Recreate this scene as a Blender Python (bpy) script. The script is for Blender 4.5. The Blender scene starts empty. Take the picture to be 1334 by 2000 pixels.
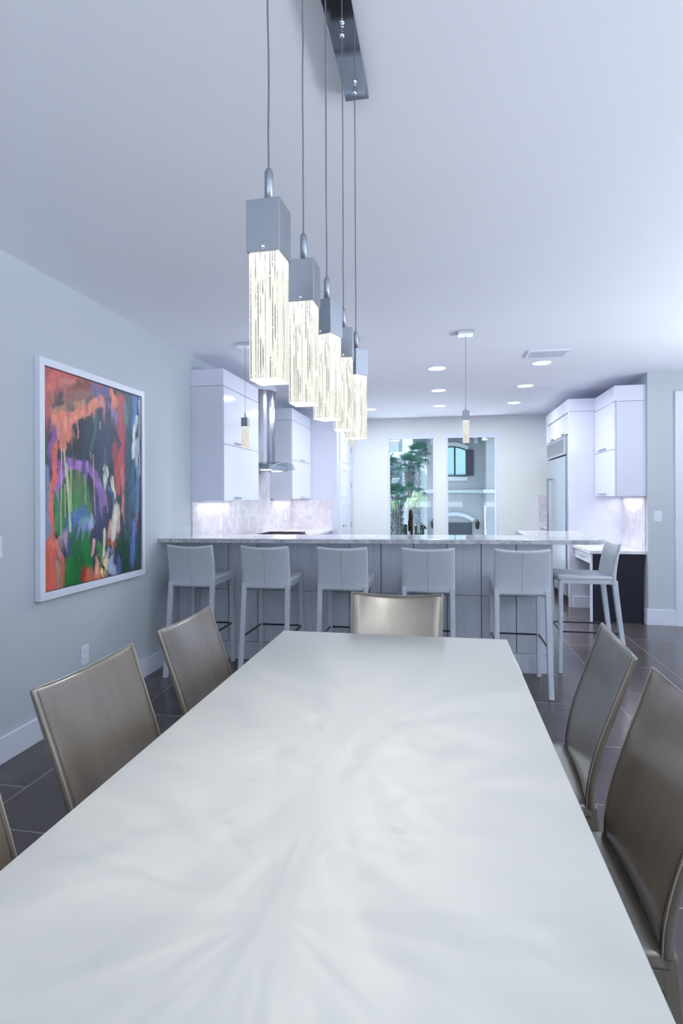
import bpy, bmesh, math, random
import numpy as np
from mathutils import Vector, Matrix, noise as mnoise

random.seed(4)
SC = bpy.context.scene
COL = SC.collection
PI = math.pi

# ------------------------------------------------------------------ colour / materials
def lin(c):
    def f(v):
        v = v / 255.0
        return v / 12.92 if v <= 0.04045 else ((v + 0.055) / 1.055) ** 2.4
    return (f(c[0]), f(c[1]), f(c[2]), 1.0)

class NT:
    """small node-tree helper"""
    def __init__(self, name):
        self.m = bpy.data.materials.new(name)
        self.m.use_nodes = True
        self.t = self.m.node_tree
        self.t.nodes.clear()
        self.out = self.n('ShaderNodeOutputMaterial')
    def n(self, typ, **kw):
        nd = self.t.nodes.new(typ)
        for k, v in kw.items():
            setattr(nd, k, v)
        return nd
    def l(self, a, b):
        self.t.links.new(a, b)
    def coords(self, scale=(1, 1, 1), rot=(0, 0, 0), loc=(0, 0, 0)):
        tc = self.n('ShaderNodeTexCoord'); mp = self.n('ShaderNodeMapping')
        mp.inputs['Scale'].default_value = scale
        mp.inputs['Rotation'].default_value = rot
        mp.inputs['Location'].default_value = loc
        self.l(tc.outputs['Object'], mp.inputs['Vector'])
        return mp.outputs['Vector']
    def noise(self, vec, scale=5, detail=3, rough=.55, dist=0):
        nd = self.n('ShaderNodeTexNoise')
        nd.inputs['Scale'].default_value = scale
        nd.inputs['Detail'].default_value = detail
        nd.inputs['Roughness'].default_value = rough
        nd.inputs['Distortion'].default_value = dist
        self.l(vec, nd.inputs['Vector'])
        return nd.outputs['Fac']
    def ramp(self, fac, stops, interp='LINEAR'):
        r = self.n('ShaderNodeValToRGB')
        r.color_ramp.interpolation = interp
        e = r.color_ramp.elements
        while len(e) < len(stops):
            e.new(0.5)
        for i, (p, c) in enumerate(stops):
            e[i].position = p; e[i].color = c
        self.l(fac, r.inputs['Fac'])
        return r.outputs['Color']
    def mix(self, fac, a, b, blend='MIX'):
        m = self.n('ShaderNodeMix', data_type='RGBA', blend_type=blend)
        for sock, v in ((m.inputs[0], fac), (m.inputs[6], a), (m.inputs[7], b)):
            if hasattr(v, 'links') or isinstance(v, bpy.types.NodeSocket):
                self.l(v, sock)
            else:
                sock.default_value = v
        return m.outputs[2]
    def bsdf(self, col, rough=.5, metal=0, spec=.5, coat=0, bump=None, bstr=.1, bdist=.002):
        b = self.n('ShaderNodeBsdfPrincipled')
        if isinstance(col, bpy.types.NodeSocket):
            self.l(col, b.inputs['Base Color'])
        else:
            b.inputs['Base Color'].default_value = col
        if isinstance(rough, bpy.types.NodeSocket):
            self.l(rough, b.inputs['Roughness'])
        else:
            b.inputs['Roughness'].default_value = rough
        b.inputs['Metallic'].default_value = metal
        b.inputs['Specular IOR Level'].default_value = spec
        b.inputs['Coat Weight'].default_value = coat
        b.inputs['Coat Roughness'].default_value = .05
        if bump is not None:
            bp = self.n('ShaderNodeBump')
            bp.inputs['Strength'].default_value = bstr
            bp.inputs['Distance'].default_value = bdist
            self.l(bump, bp.inputs['Height'])
            self.l(bp.outputs['Normal'], b.inputs['Normal'])
        self.l(b.outputs['BSDF'], self.out.inputs['Surface'])
        return b

def sc(c, k):
    return (min(c[0] * k, 1), min(c[1] * k, 1), min(c[2] * k, 1), 1)

def mat(name, rgb, rough=.5, metal=0, var=.04, scale=6, stretch=(1, 1, 1), spec=.5, coat=0, bstr=0, detail=3):
    t = NT(name)
    c = lin(rgb)
    v = t.coords(stretch)
    f = t.noise(v, scale, detail)
    col = t.ramp(f, [(.25, sc(c, 1 - var)), (.75, sc(c, 1 + var))])
    t.bsdf(col, rough, metal, spec, coat, bump=f if bstr else None, bstr=bstr)
    return t.m

M = {}
M['ceiling'] = mat('ceiling_paint', (238, 239, 246), .85, var=.01, scale=1.5, spec=.2)
M['wall'] = mat('wall_paint', (194, 201, 206), .75, var=.012, scale=2, spec=.25)
M['wall_far'] = mat('far_wall_paint', (232, 236, 234), .75, var=.012, scale=2, spec=.25)
M['trim'] = mat('white_trim_paint', (226, 230, 242), .4, var=.01)
M['gloss'] = mat('gloss_white_cabinet', (222, 224, 238), .07, var=.01, scale=2, spec=.5, coat=.3)
M['gloss_side'] = mat('satin_white_cabinet', (214, 217, 230), .35, var=.01, scale=2)
M['dark_panel'] = mat('dark_desk_panel', (26, 27, 38), .5, spec=.3, var=.10, scale=9, stretch=(1, 1, 12))
M['steel'] = mat('brushed_steel', (158, 160, 170), .20, 1, var=.05, scale=30, stretch=(40, 40, .4))
M['fridge_steel'] = mat('fridge_steel', (205, 212, 224), .30, 1, var=.03, scale=12, stretch=(30, 30, .4))
M['chrome'] = mat('polished_chrome', (222, 225, 230), .05, 1, var=.01)
M['satin_nickel'] = mat('satin_nickel', (176, 184, 194), .32, 1, var=.03, scale=20)
M['bright_nickel'] = mat('bright_satin_nickel', (228, 230, 236), .35, 1, var=.02, scale=20)
M['cap_metal'] = mat('pendant_cap_metal', (150, 156, 164), .36, 1, var=.02, scale=20)
M['cable'] = mat('cable_grey', (105, 110, 122), .5, .3, var=.05, scale=60)
M['dark_metal'] = mat('dark_footrest_metal', (58, 60, 68), .28, .9, var=.05, scale=20)
M['bronze'] = mat('oil_rubbed_bronze', (36, 26, 20), .15, .7, var=.15, scale=30)
M['black'] = mat('black_iron', (22, 22, 25), .5, var=.1, scale=20)
M['black_gloss'] = mat('black_glass', (14, 15, 18), .08, var=.05)
M['plastic'] = mat('white_plastic', (230, 233, 242), .3, var=.01)
M['slot'] = mat('slot_grey', (196, 200, 212), .4, var=.03)
M['stool_leather'] = mat('pale_blue_grey_leather', (198, 203, 211), .42, var=.03, scale=40, bstr=.04)
M['stool_seam'] = mat('pale_leather_seam', (168, 177, 188), .55, var=.05, scale=60)
M['piping_dark'] = mat('taupe_leather_piping', (150, 144, 136), .4, var=.05, scale=60)
M['stitch'] = mat('dark_stitching', (62, 56, 46), .7, var=.1, scale=90)
M['chair_metal'] = mat('chair_leg_leather', (112, 104, 92), .45, var=.05, scale=30)

# taupe leather: soft vertical clouding
t = NT('taupe_leather')
v = t.coords((1, 9, 1.6))
f = t.noise(v, 2.0, 4, .6)
c = lin((101, 91, 78))
col = t.ramp(f, [(.3, sc(c, .84)), (.7, sc(c, 1.14))])
v2 = t.coords((1, 1, 1))
g = t.noise(v2, 240, 2)
bb = t.bsdf(col, .30, spec=.5, coat=1.0, bump=g, bstr=.03, bdist=.001)
bb.inputs['Coat Roughness'].default_value = .2
bb.inputs['Coat IOR'].default_value = 1.8
M['taupe'] = t.m

# bar stone / backsplash stone
def stone(name, base, vein, dark, scale=7, rough=.1, lo=.42, hi=.62):
    t = NT(name)
    v = t.coords((1, 1, 1))
    w = t.noise(v, scale, 6, .62, 1.2)
    w2 = t.noise(v, scale * 4.5, 4, .6)
    c1 = t.ramp(w, [(lo, lin(base)), (hi, lin(vein))])
    k = t.ramp(w2, [(.60, (0, 0, 0, 1)), (.74, (1, 1, 1, 1))])
    cc = t.mix(k, c1, lin(dark))
    t.bsdf(cc, rough, spec=.5, coat=.2)
    return t.m
M['quartz'] = stone('bar_quartz', (236, 235, 240), (214, 213, 220), (198, 198, 206), 9, .08)
M['quartz_shaded_side'] = stone('bar_quartz_shaded_side', (190, 192, 197), (150, 152, 160), (110, 112, 120), 14, .3)  # darker copy of the bar quartz, shade of the slab sides in its colour
M['backsplash'] = stone('backsplash_stone', (228, 224, 228), (202, 196, 204), (184, 178, 188), 6, .22, .40, .66)

# bar front: pale grey panelling with fine vertical grain
t = NT('grey_grain_panel')
v = t.coords((1, 1, .02))
f = t.noise(v, 130, 3, .6)
f2 = t.noise(t.coords((1, 1, .06)), 9, 3, .5)
c = lin((208, 212, 222))
a = t.ramp(f, [(.3, sc(c, .86)), (.7, sc(c, 1.08))])
b = t.ramp(f2, [(.3, (.9, .9, .9, 1)), (.7, (1, 1, 1, 1))])
t.bsdf(t.mix(1.0, a, b, 'MULTIPLY'), .42)
M['grain'] = t.m

# floor tile with staggered joints (rows run along Y)
t = NT('floor_tile')
v = t.coords((1, 1, 1), rot=(0, 0, -PI / 2), loc=(0, 0, 0))
br = t.n('ShaderNodeTexBrick')
br.offset = .5; br.offset_frequency = 2; br.squash = 1
br.inputs['Scale'].default_value = 1
br.inputs['Mortar Size'].default_value = .0028
br.inputs['Mortar Smooth'].default_value = .1
br.inputs['Brick Width'].default_value = .635
br.inputs['Row Height'].default_value = .635
br.inputs['Bias'].default_value = 0
br.inputs['Color1'].default_value = lin((78, 71, 73))
br.inputs['Color2'].default_value = lin((85, 77, 79))
br.inputs['Mortar'].default_value = lin((150, 146, 148))
# shift so that a continuous joint lies on X = .745
mp = t.n('ShaderNodeMapping')
mp.inputs['Location'].default_value = (.13, -.11, 0)
t.l(v, mp.inputs['Vector']); t.l(mp.outputs['Vector'], br.inputs['Vector'])
nv = t.noise(t.coords((1, 1, 1)), 3.2, 6, .62)
sh = t.ramp(nv, [(.3, (.82, .82, .82, 1)), (.7, (1.0, .98, .98, 1))])
cc = t.mix(1.0, br.outputs['Color'], sh, 'MULTIPLY')
rr = t.ramp(nv, [(.3, (.20, .20, .20, 1)), (.7, (.24, .24, .24, 1))])
t.bsdf(cc, rr, spec=.5, bump=nv, bstr=.03)
M['floor'] = t.m

# table: back-painted satin glass
t = NT('white_satin_glass')
f = t.noise(t.coords((1, 1, 1)), 3.5, 3)
col = t.ramp(f, [(.3, lin((182, 182, 177))), (.7, lin((188, 188, 183)))])
rr = t.ramp(f, [(.35, (.46, .46, .46, 1)), (.65, (.56, .56, .56, 1))])
t.bsdf(col, rr, spec=.35)
M['table'] = t.m
M['table_frame'] = mat('table_white_frame', (226, 228, 226), .35, var=.01)
M['table_edge'] = mat('glass_edge_green', (168, 186, 180), .12, var=.03, scale=15)

# lamp crystals: they give off light; bubbles and dark vertical rods
def crystal(name, strength, streak):
    t = NT(name)
    def mth(op, a, b=None):
        n_ = t.n('ShaderNodeMath', operation=op)
        for k_, v_ in enumerate((a, b)):
            if v_ is None: continue
            if isinstance(v_, bpy.types.NodeSocket): t.l(v_, n_.inputs[k_])
            else: n_.inputs[k_].default_value = v_
        return n_.outputs[0]
    tc0 = t.n('ShaderNodeTexCoord'); s0 = t.n('ShaderNodeSeparateXYZ'); t.l(tc0.outputs['Object'], s0.inputs[0])
    q = mth('DIVIDE', mth('ADD', s0.outputs['X'], s0.outputs['Y']), .0040)
    cell = mth('FLOOR', q); fr0 = mth('ABSOLUTE', mth('SUBTRACT', mth('FRACT', q), .5))
    cb = t.n('ShaderNodeCombineXYZ'); t.l(mth('MULTIPLY', cell, 3.37), cb.inputs[0]); t.l(mth('MULTIPLY', s0.outputs['Z'], 16), cb.inputs[1])
    dash = t.ramp(t.noise(cb.outputs[0], 1.0, 2), [(.44, (0, 0, 0, 1)), (.52, (1, 1, 1, 1))])
    cb2 = t.n('ShaderNodeCombineXYZ'); t.l(mth('MULTIPLY', cell, .31), cb2.inputs[0]); t.l(mth('MULTIPLY', s0.outputs['Z'], 1.5), cb2.inputs[1])
    gate = t.ramp(t.noise(cb2.outputs[0], 1.0, 1), [(.45, (.04, .04, .04, 1)), (.55, (1, 1, 1, 1))])
    line = t.ramp(fr0, [(.12, (1, 1, 1, 1)), (.30, (0, 0, 0, 1))])
    k = t.mix(1.0, t.mix(1.0, line, dash, 'MULTIPLY'), gate, 'MULTIPLY')
    vo = t.n('ShaderNodeTexVoronoi'); vo.inputs['Scale'].default_value = 1
    t.l(t.coords((210, 210, 150)), vo.inputs['Vector'])
    bub = t.ramp(vo.outputs['Distance'], [(.16, (1, 1, 1, 1)), (.26, (0, 0, 0, 1))])
    col = t.mix(k, lin((246, 247, 237)), lin(streak))
    col = t.mix(bub, col, (1, 1, 1, 1))
    em = t.n('ShaderNodeEmission')
    tc = t.n('ShaderNodeTexCoord'); sp = t.n('ShaderNodeSeparateXYZ'); t.l(tc.outputs['Object'], sp.inputs[0])
    top = t.n('ShaderNodeMapRange'); top.inputs['From Min'].default_value = .165; top.inputs['From Max'].default_value = .2
    top.inputs['To Min'].default_value = strength; top.inputs['To Max'].default_value = strength * 1.8
    t.l(sp.outputs['Z'], top.inputs['Value']); t.l(top.outputs[0], em.inputs['Strength'])
    t.l(col, em.inputs['Color'])
    gl = t.n('ShaderNodeBsdfGlossy'); gl.inputs['Roughness'].default_value = .04
    mx = t.n('ShaderNodeMixShader'); mx.inputs['Fac'].default_value = .05
    t.l(em.outputs[0], mx.inputs[1]); t.l(gl.outputs[0], mx.inputs[2])
    t.l(mx.outputs[0], t.out.inputs['Surface'])
    return t.m
M['crystal'] = crystal('bubbled_crystal', .86, (128, 128, 130))
M['crystal_small'] = crystal('bubbled_crystal_small', .72, (190, 188, 180))

def emit(name, col, s):
    t = NT(name)
    f = t.noise(t.coords(), 4, 1)
    c = t.ramp(f, [(.3, col), (.7, sc(col, .98))])
    e = t.n('ShaderNodeEmission'); e.inputs['Strength'].default_value = s
    t.l(c, e.inputs['Color']); t.l(e.outputs[0], t.out.inputs['Surface'])
    return t.m
M['lens'] = emit('lamp_lens', (1, 1, 1, 1), 3.0)
M['glow'] = emit('crystal_end_glow', (1, 1, .97, 1), 2.2)

# clear glass: mostly see-through, a little mirror
def clear(name, tint, gl=.06):
    t = NT(name)
    tr = t.n('ShaderNodeBsdfTransparent'); tr.inputs['Color'].default_value = tint
    g = t.n('ShaderNodeBsdfGlossy'); g.inputs['Roughness'].default_value = .02
    f = t.noise(t.coords(), 1.2, 1)
    k = t.ramp(f, [(.3, (gl * .8,) * 3 + (1,)), (.7, (gl * 1.2,) * 3 + (1,))])
    mx = t.n('ShaderNodeMixShader')
    t.l(k, mx.inputs['Fac']); t.l(tr.outputs[0], mx.inputs[1]); t.l(g.outputs[0], mx.inputs[2])
    t.l(mx.outputs[0], t.out.inputs['Surface'])
    return t.m
M['pane'] = clear('window_glass', (.95, .98, .99, 1), .014)
M['hood_glass'] = clear('hood_glass', (.80, .86, .88, 1), .16)

# outside
M['stucco'] = mat('grey_stucco', (186, 190, 196), .9, var=.03, scale=4, spec=.1)
M['stucco_trim'] = mat('stucco_white_trim', (222, 232, 238), .8, var=.02, spec=.1)
M['shutter'] = mat('dark_shutter', (66, 66, 84), .6, var=.1, scale=1, stretch=(1, 1, 40))
M['garage'] = mat('garage_door_grey', (78, 84, 96), .6, var=.06, scale=2)
M['sash'] = mat('dark_sash', (40, 52, 60), .4, var=.05)
M['mirror_pane'] = mat('dark_house_glass', (160, 200, 210), .04, 1, var=.03)
M['white_house'] = mat('white_house_siding', (212, 220, 224), .85, var=.02, scale=1, stretch=(1, 1, 30), spec=.1)
M['house_pane'] = mat('pale_house_glass', (128, 146, 158), .1, var=.05)
M['soffit'] = mat('shade_soffit', (120, 128, 140), .9, var=.05)
M['frond'] = mat('palm_frond_dark', (62, 112, 100), .45, var=.3, scale=3)
M['frond_light'] = mat('palm_frond_pale', (186, 212, 168), .5, var=.25, scale=5)
M['trunk'] = mat('palm_trunk', (150, 146, 148), .9, var=.3, scale=9)
M['boots'] = mat('palm_boots', (112, 118, 122), .9, var=.3, scale=14)
M['hedge'] = mat('hedge_leaves', (30, 64, 56), .6, var=.4, scale=12)
M['ground'] = mat('pale_paving', (176, 184, 190), .9, var=.05, scale=1)

# ------------------------------------------------------------------ mesh builder
class MB:
    def __init__(self):
        self.bm = bmesh.new()
    def box(self, x0, x1, y0, y1, z0, z1):
        r = bmesh.ops.create_cube(self.bm, size=1)
        for v in r['verts']:
            v.co = Vector(((x0 + x1) / 2 + v.co.x * (x1 - x0), (y0 + y1) / 2 + v.co.y * (y1 - y0), (z0 + z1) / 2 + v.co.z * (z1 - z0)))
        return self
    def rings(self, rings, cap=True, closed=True):
        vs = [[self.bm.verts.new(p) for p in r] for r in rings]
        n = len(rings[0])
        for a, b in zip(vs, vs[1:]):
            for i in range(n if closed else n - 1):
                j = (i + 1) % n
                self.bm.faces.new((a[i], a[j], b[j], b[i]))
        if cap:
            self.bm.faces.new(list(reversed(vs[0]))); self.bm.faces.new(vs[-1])
        return self
    def prism(self, poly, z0, z1):
        self.rings([[(x, y, z0) for x, y in poly], [(x, y, z1) for x, y in poly]])
        return self
    def lathe(self, prof, c=(0, 0, 0), n=24, cap=True):
        rr = [[(c[0] + r * math.cos(2 * PI * i / n), c[1] + r * math.sin(2 * PI * i / n), c[2] + z) for i in range(n)] for r, z in prof]
        return self.rings(rr, cap)
    def tube(self, pts, r, n=8):
        pts = [Vector(p) for p in pts]
        rs = r if isinstance(r, (list, tuple)) else [r] * len(pts)
        up = None
        rr = []
        for i, p in enumerate(pts):
            d = (pts[min(i + 1, len(pts) - 1)] - pts[max(i - 1, 0)]).normalized()
            if up is None:
                up = d.orthogonal().normalized()
            up = (up - d * up.dot(d)).normalized()
            s = d.cross(up)
            rr.append([p + (up * math.cos(2 * PI * k / n) + s * math.sin(2 * PI * k / n)) * rs[i] for k in range(n)])
        return self.rings(rr)
    def bar(self, a, b, w, h, up=(0, 0, 1), w2=None, h2=None):
        a, b = Vector(a), Vector(b)
        d = (b - a).normalized(); u = Vector(up)
        u = (u - d * u.dot(d)).normalized(); s = d.cross(u)
        w2 = w if w2 is None else w2; h2 = h if h2 is None else h2
        rr = []
        for p, ww, hh in ((a, w, h), (b, w2, h2)):
            rr.append([p + s * (i * ww / 2) + u * (j * hh / 2) for i, j in ((-1, -1), (1, -1), (1, 1), (-1, 1))])
        return self.rings(rr)
    def build(self, name, m, parent=None, bevel=0, smooth=False, seg=2, off=None):
        bmesh.ops.remove_doubles(self.bm, verts=self.bm.verts, dist=1e-6)
        bmesh.ops.recalc_face_normals(self.bm, faces=self.bm.faces)
        if off is None and parent is not None:
            q = parent; off = Vector((0, 0, 0))
            while q is not None:
                if q.get('_world'):
                    off = off + Vector(q['_world'])
                q = q.parent
        if off is not None:
            for v in self.bm.verts:
                v.co -= Vector(off)
        me = bpy.data.meshes.new(name)
        self.bm.to_mesh(me); self.bm.free()
        if smooth:
            for p in me.polygons:
                p.use_smooth = True
        me.materials.append(m)
        o = bpy.data.objects.new(name, me)
        COL.objects.link(o)
        if parent is not None:
            o.parent = parent
        if bevel:
            b = o.modifiers.new('Bevel', 'BEVEL'); b.width = bevel; b.segments = seg
            b.limit_method = 'ANGLE'; b.angle_limit = math.radians(40)
        return o

def tag(o, label, cat, group=None, kind=None):
    o['label'] = label; o['category'] = cat
    if group: o['group'] = group
    if kind: o['kind'] = kind
    return o

def thing(name, loc, label, cat, group=None, rz=0, world=True):
    """Empty at the base.  With world=True its parts are drawn in world coordinates."""
    o = bpy.data.objects.new(name, None); COL.objects.link(o)
    o.empty_display_size = .05
    o.location = loc; o.rotation_euler = (0, 0, rz)
    if world: o['_world'] = tuple(loc)
    return tag(o, label, cat, group)

def struct(name, mb, m, parent=None, label=None, bevel=0):
    o = mb.build(name, m, parent, bevel)
    if parent is None:
        o['kind'] = 'structure'
        if label: o['label'] = label
    return o

def dup(root, loc, rz, label):
    r = root.copy(); COL.objects.link(r); r.location = loc; r.rotation_euler = (0, 0, rz); r['label'] = label
    for ch in list(root.children):
        c = ch.copy(); COL.objects.link(c); c.parent = r
        for g in ch.children:
            d = g.copy(); COL.objects.link(d); d.parent = c
    return r

# ------------------------------------------------------------------ room shell
H = 2.75
LX, RX = -2.33, 4.4
BY, FY = -3.2, 9.66

struct('floor', MB().box(LX - .15, RX + .15, BY - .15, FY + .15, -.12, 0), M['floor'], label='dark grey brown square floor tiles with thin pale joints')
struct('ceiling', MB().box(LX - .15, RX + .15, BY - .15, FY + .15, H, H + .15), M['ceiling'], label='smooth white ceiling over dining room and kitchen')
struct('wall_left', MB().box(LX - .12, LX, BY, FY, 0, H), M['wall'], label='pale grey green wall carrying the painting')
# kitchen return wall beside the pantry door
struct('wall_pantry', MB().box(LX, -1.60, 8.39, 8.50, 0, H).box(-1.70, -1.60, 8.50, FY, 0, H), M['gloss_side'], label='plain pale wall beside the pantry door')
# far wall with two window openings
wx = [(-.965, -.125), (.03, .906)]
zb, zt = .30, 2.48
m = MB()
m.box(LX, wx[0][0], FY, FY + .14, 0, H).box(wx[0][1], wx[1][0], FY, FY + .14, 0, H).box(wx[1][1], RX, FY, FY + .14, 0, H)
for a, b in wx:
    m.box(a, b, FY, FY + .14, zt, H).box(a, b, FY, FY + .14, 0, zb)
struct('wall_far', m, M['wall_far'], label='pale wall behind the kitchen holding two tall windows')
for i, (a, b) in enumerate(wx):
    f = MB()
    t_ = .038
    f.box(a, a + t_, FY + .0, FY + .12, zb, zt).box(b - t_, b, FY + .0, FY + .12, zb, zt)
    f.box(a + t_, b - t_, FY + .0, FY + .12, zt - .075, zt).box(a + t_, b - t_, FY + .0, FY + .12, zb, zb + .05)
    w = struct('window_%d' % (i + 1), f, M['trim'], label=('left' if i == 0 else 'right') + ' tall white framed window in the far wall')
    p = MB().box(a + t_, b - t_, FY + .075, FY + .081, zb + .05, zt - .075)
    p.build('pane', M['pane'], w)
    s = MB()
    s.box(a + t_, a + t_ + .012, FY + .06, FY + .10, zb + .05, zt - .075).box(b - t_ - .012, b - t_, FY + .06, FY + .10, zb + .05, zt - .075)
    s.build('sash', M['plastic'], w)

# right side: kitchen wall, pier, dining right wall with added glazing
struct('wall_kitchen_right', MB().box(2.20, 2.32, 6.70, FY, 0, H), M['wall'], label='wall behind the fridge and desk')
struct('wall_pier', MB().box(2.19, 2.462, 6.58, 6.70, 0, H).box(2.462, 3.56, 6.58, 6.70, 2.44, H).box(3.56, RX, 6.58, 6.70, 0, H), M['wall'], label='short pale grey green wall beside the white door casing')
d = struct('door_2', MB().box(2.56, 3.46, 6.63, 6.67, .01, 2.44), M['trim'], label='white door right of the pier')
struct('trim_1', MB().box(2.462, 2.56, 6.56, 6.70, 0, 2.53).box(3.46, 3.56, 6.56, 6.70, 0, 2.53).box(2.56, 3.46, 6.56, 6.70, 2.44, 2.53), M['trim'], label='white casing of the door at the right edge')
rw = [(-2.2, .6), (1.4, 5.2)]  # unseen window openings, added to light the room from the right
m = MB().box(RX, RX + .12, BY, rw[0][0], 0, H).box(RX, RX + .12, rw[0][1], rw[1][0], 0, H).box(RX, RX + .12, rw[1][1], 6.7, 0, H)
for a, b in rw:
    m.box(RX, RX + .12, a, b, 2.4, H).box(RX, RX + .12, a, b, 0, .9)  # high sill keeps the lower part of the room darker
struct('wall_right', m, M['wall'], label='right wall of the dining room with added wide windows')
bw = [(-1.6, .8), (1.5, 3.9)]  # openings added behind the camera to bring light into the room
m = MB().box(LX, bw[0][0], BY - .12, BY, 0, H).box(bw[0][1], bw[1][0], BY - .12, BY, 0, H).box(bw[1][1], RX, BY - .12, BY, 0, H)
for a, b in bw:
    m.box(a, b, BY - .12, BY, 2.4, H).box(a, b, BY - .12, BY, 0, .9)
struct('wall_back', m, M['wall'], label='wall behind the camera with added wide windows')
k = 3
for a, b in rw:
    f = MB()
    for y in (a, (a + b) / 2 - .03, b - .06):
        f.box(RX + .02, RX + .08, y, y + .06, .9, 2.4)
    f.box(RX + .02, RX + .08, a, b, 2.34, 2.4).box(RX + .02, RX + .08, a, b, .9, .96)
    w = struct('window_%d' % k, f, M['trim'], label='wide unseen window added in the right wall for light'); k += 1
    MB().box(RX + .045, RX + .05, a + .02, b - .02, .92, 2.37).build('pane', M['pane'], w)
for a, b in bw:
    f = MB()
    for x in (a, (a + b) / 2 - .03, b - .06):
        f.box(x, x + .06, BY - .08, BY - .02, .9, 2.4)
    f.box(a, b, BY - .08, BY - .02, 2.34, 2.4).box(a, b, BY - .08, BY - .02, .9, .96)
    w = struct('window_%d' % k, f, M['trim'], label='wide unseen window added behind the camera for light'); k += 1
    MB().box(a + .02, b - .02, BY - .055, BY - .05, .92, 2.37).build('pane', M['pane'], w)

struct('baseboard_left', MB().box(LX, LX + .016, BY, 4.60, 0, .14), M['trim'], label='tall white baseboard along the left wall', bevel=.003)
struct('baseboard_pier', MB().box(2.174, 2.462, 6.564, 6.58, 0, .17).box(2.174, 2.19, 6.58, 6.66, 0, .17), M['trim'], label='white baseboard of the short wall on the right', bevel=.002)

# pantry door, seen edge-on in the left kitchen wall plane X=-1.60
dx = -1.60
d1 = struct('door_1', MB().box(dx, dx + .03, 8.60, 9.50, .01, 2.44), M['trim'], label='white panelled pantry door left of the far windows')
for z0, z1 in ((.15, .75), (.86, 1.30), (1.40, 1.85), (1.95, 2.33)):
    for y0, y1 in ((8.69, 9.00), (9.10, 9.41)):
        f = MB()
        f.box(dx + .03, dx + .038, y0, y1, z0, z0 + .02).box(dx + .03, dx + .038, y0, y1, z1 - .02, z1)
        f.box(dx + .03, dx + .038, y0, y0 + .02, z0 + .02, z1 - .02).box(dx + .03, dx + .038, y1 - .02, y1, z0 + .02, z1 - .02)
        f.build('panel', M['trim'], d1, .003)
hd = MB(); hd.lathe([(.026, 0), (.026, .008)], (0, 0, 0), 16)
hb = hd.bm
bmesh.ops.rotate(hb, verts=hb.verts, cent=(0, 0, 0), matrix=Matrix.Rotation(PI / 2, 3, 'Y'))
bmesh.ops.translate(hb, verts=hb.verts, vec=(dx + .03, 8.68, .95))
hd.tube([(dx + .034, 8.68, .95), (dx + .075, 8.68, .95), (dx + .08, 8.70, .95), (dx + .08, 8.80, .95)], .009)
hd.build('handle', M['satin_nickel'], d1, smooth=True)
for z in (.93, 1.60, 2.2):
    MB().tube([(dx + .036, 9.507, z - .05), (dx + .036, 9.507, z + .05)], .009).build('hinge', M['satin_nickel'], d1)
struct('trim_2', MB().box(dx, dx + .045, 8.50, 8.595, 0, 2.53).box(dx, dx + .045, 9.515, 9.61, 0, 2.53).box(dx, dx + .045, 8.595, 9.515, 2.445, 2.53), M['trim'], label='white casing around the pantry door', bevel=.003)

# ------------------------------------------------------------------ chairs and stools
def rr2(w, t, r, n=4):
    """rounded rectangle loop (a, b), w across, t thick"""
    out = []
    for cx, cy, a0 in ((w / 2 - r, t / 2 - r, 0), (-w / 2 + r, t / 2 - r, PI / 2), (-w / 2 + r, -t / 2 + r, PI), (w / 2 - r, -t / 2 + r, 3 * PI / 2)):
        for i in range(n + 1):
            a = a0 + i * PI / 2 / n
            out.append((cx + r * math.cos(a), cy + r * math.sin(a)))
    return out

def dense(w, t, r):
    """rounded rectangle with extra points on the long sides"""
    base = rr2(w, t, r, 3)
    out = []
    n = len(base)
    for i in range(n):
        a, b = base[i], base[(i + 1) % n]
        out.append(a)
        if abs(b[0] - a[0]) > w * .4:
            for k in range(1, 10):
                out.append((a[0] + (b[0] - a[0]) * k / 10, a[1] + (b[1] - a[1]) * k / 10))
    return out

def catmull(pts, n):
    P = [Vector(p) for p in pts]
    P = [P[0] * 2 - P[1]] + P + [P[-1] * 2 - P[-2]]
    out = []
    for i in range(1, len(P) - 2):
        for k in range(n):
            u = k / n
            a, b, c, d = P[i - 1], P[i], P[i + 1], P[i + 2]
            out.append(.5 * ((2 * b) + (-a + c) * u + (2 * a - 5 * b + 4 * c - d) * u * u + (-a + 3 * b - 3 * c + d) * u ** 3))
    out.append(P[-2])
    return out

def back_surface(prof, w0, w1, t0, t1, conc, horn):
    """returns function f(s, a, side) -> point, stations s in [0,1]; a in [-1,1]; side: offset in thickness units"""
    C = catmull([(x, 0, z) for x, z in prof], 6)
    N = len(C) - 1
    def f(i, a, b):
        s = i / N
        p = C[i]
        d = (C[min(i + 1, N)] - C[max(i - 1, 0)]).normalized()
        nrm = Vector((d.z, 0, -d.x))          # points forward (+x) for an upright back
        w = w0 + (w1 - w0) * s
        t = t0 + (t1 - t0) * s
        sh = .35 + .65 * s
        q = p + nrm * (b * t + conc * sh * (a * a)) + Vector((0, a * w / 2, 0)) + Vector((0, 0, horn * a * a * max(0, (s - .6) / .4)))
        return q
    return f, N, (w0, w1, t0, t1)

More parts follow.
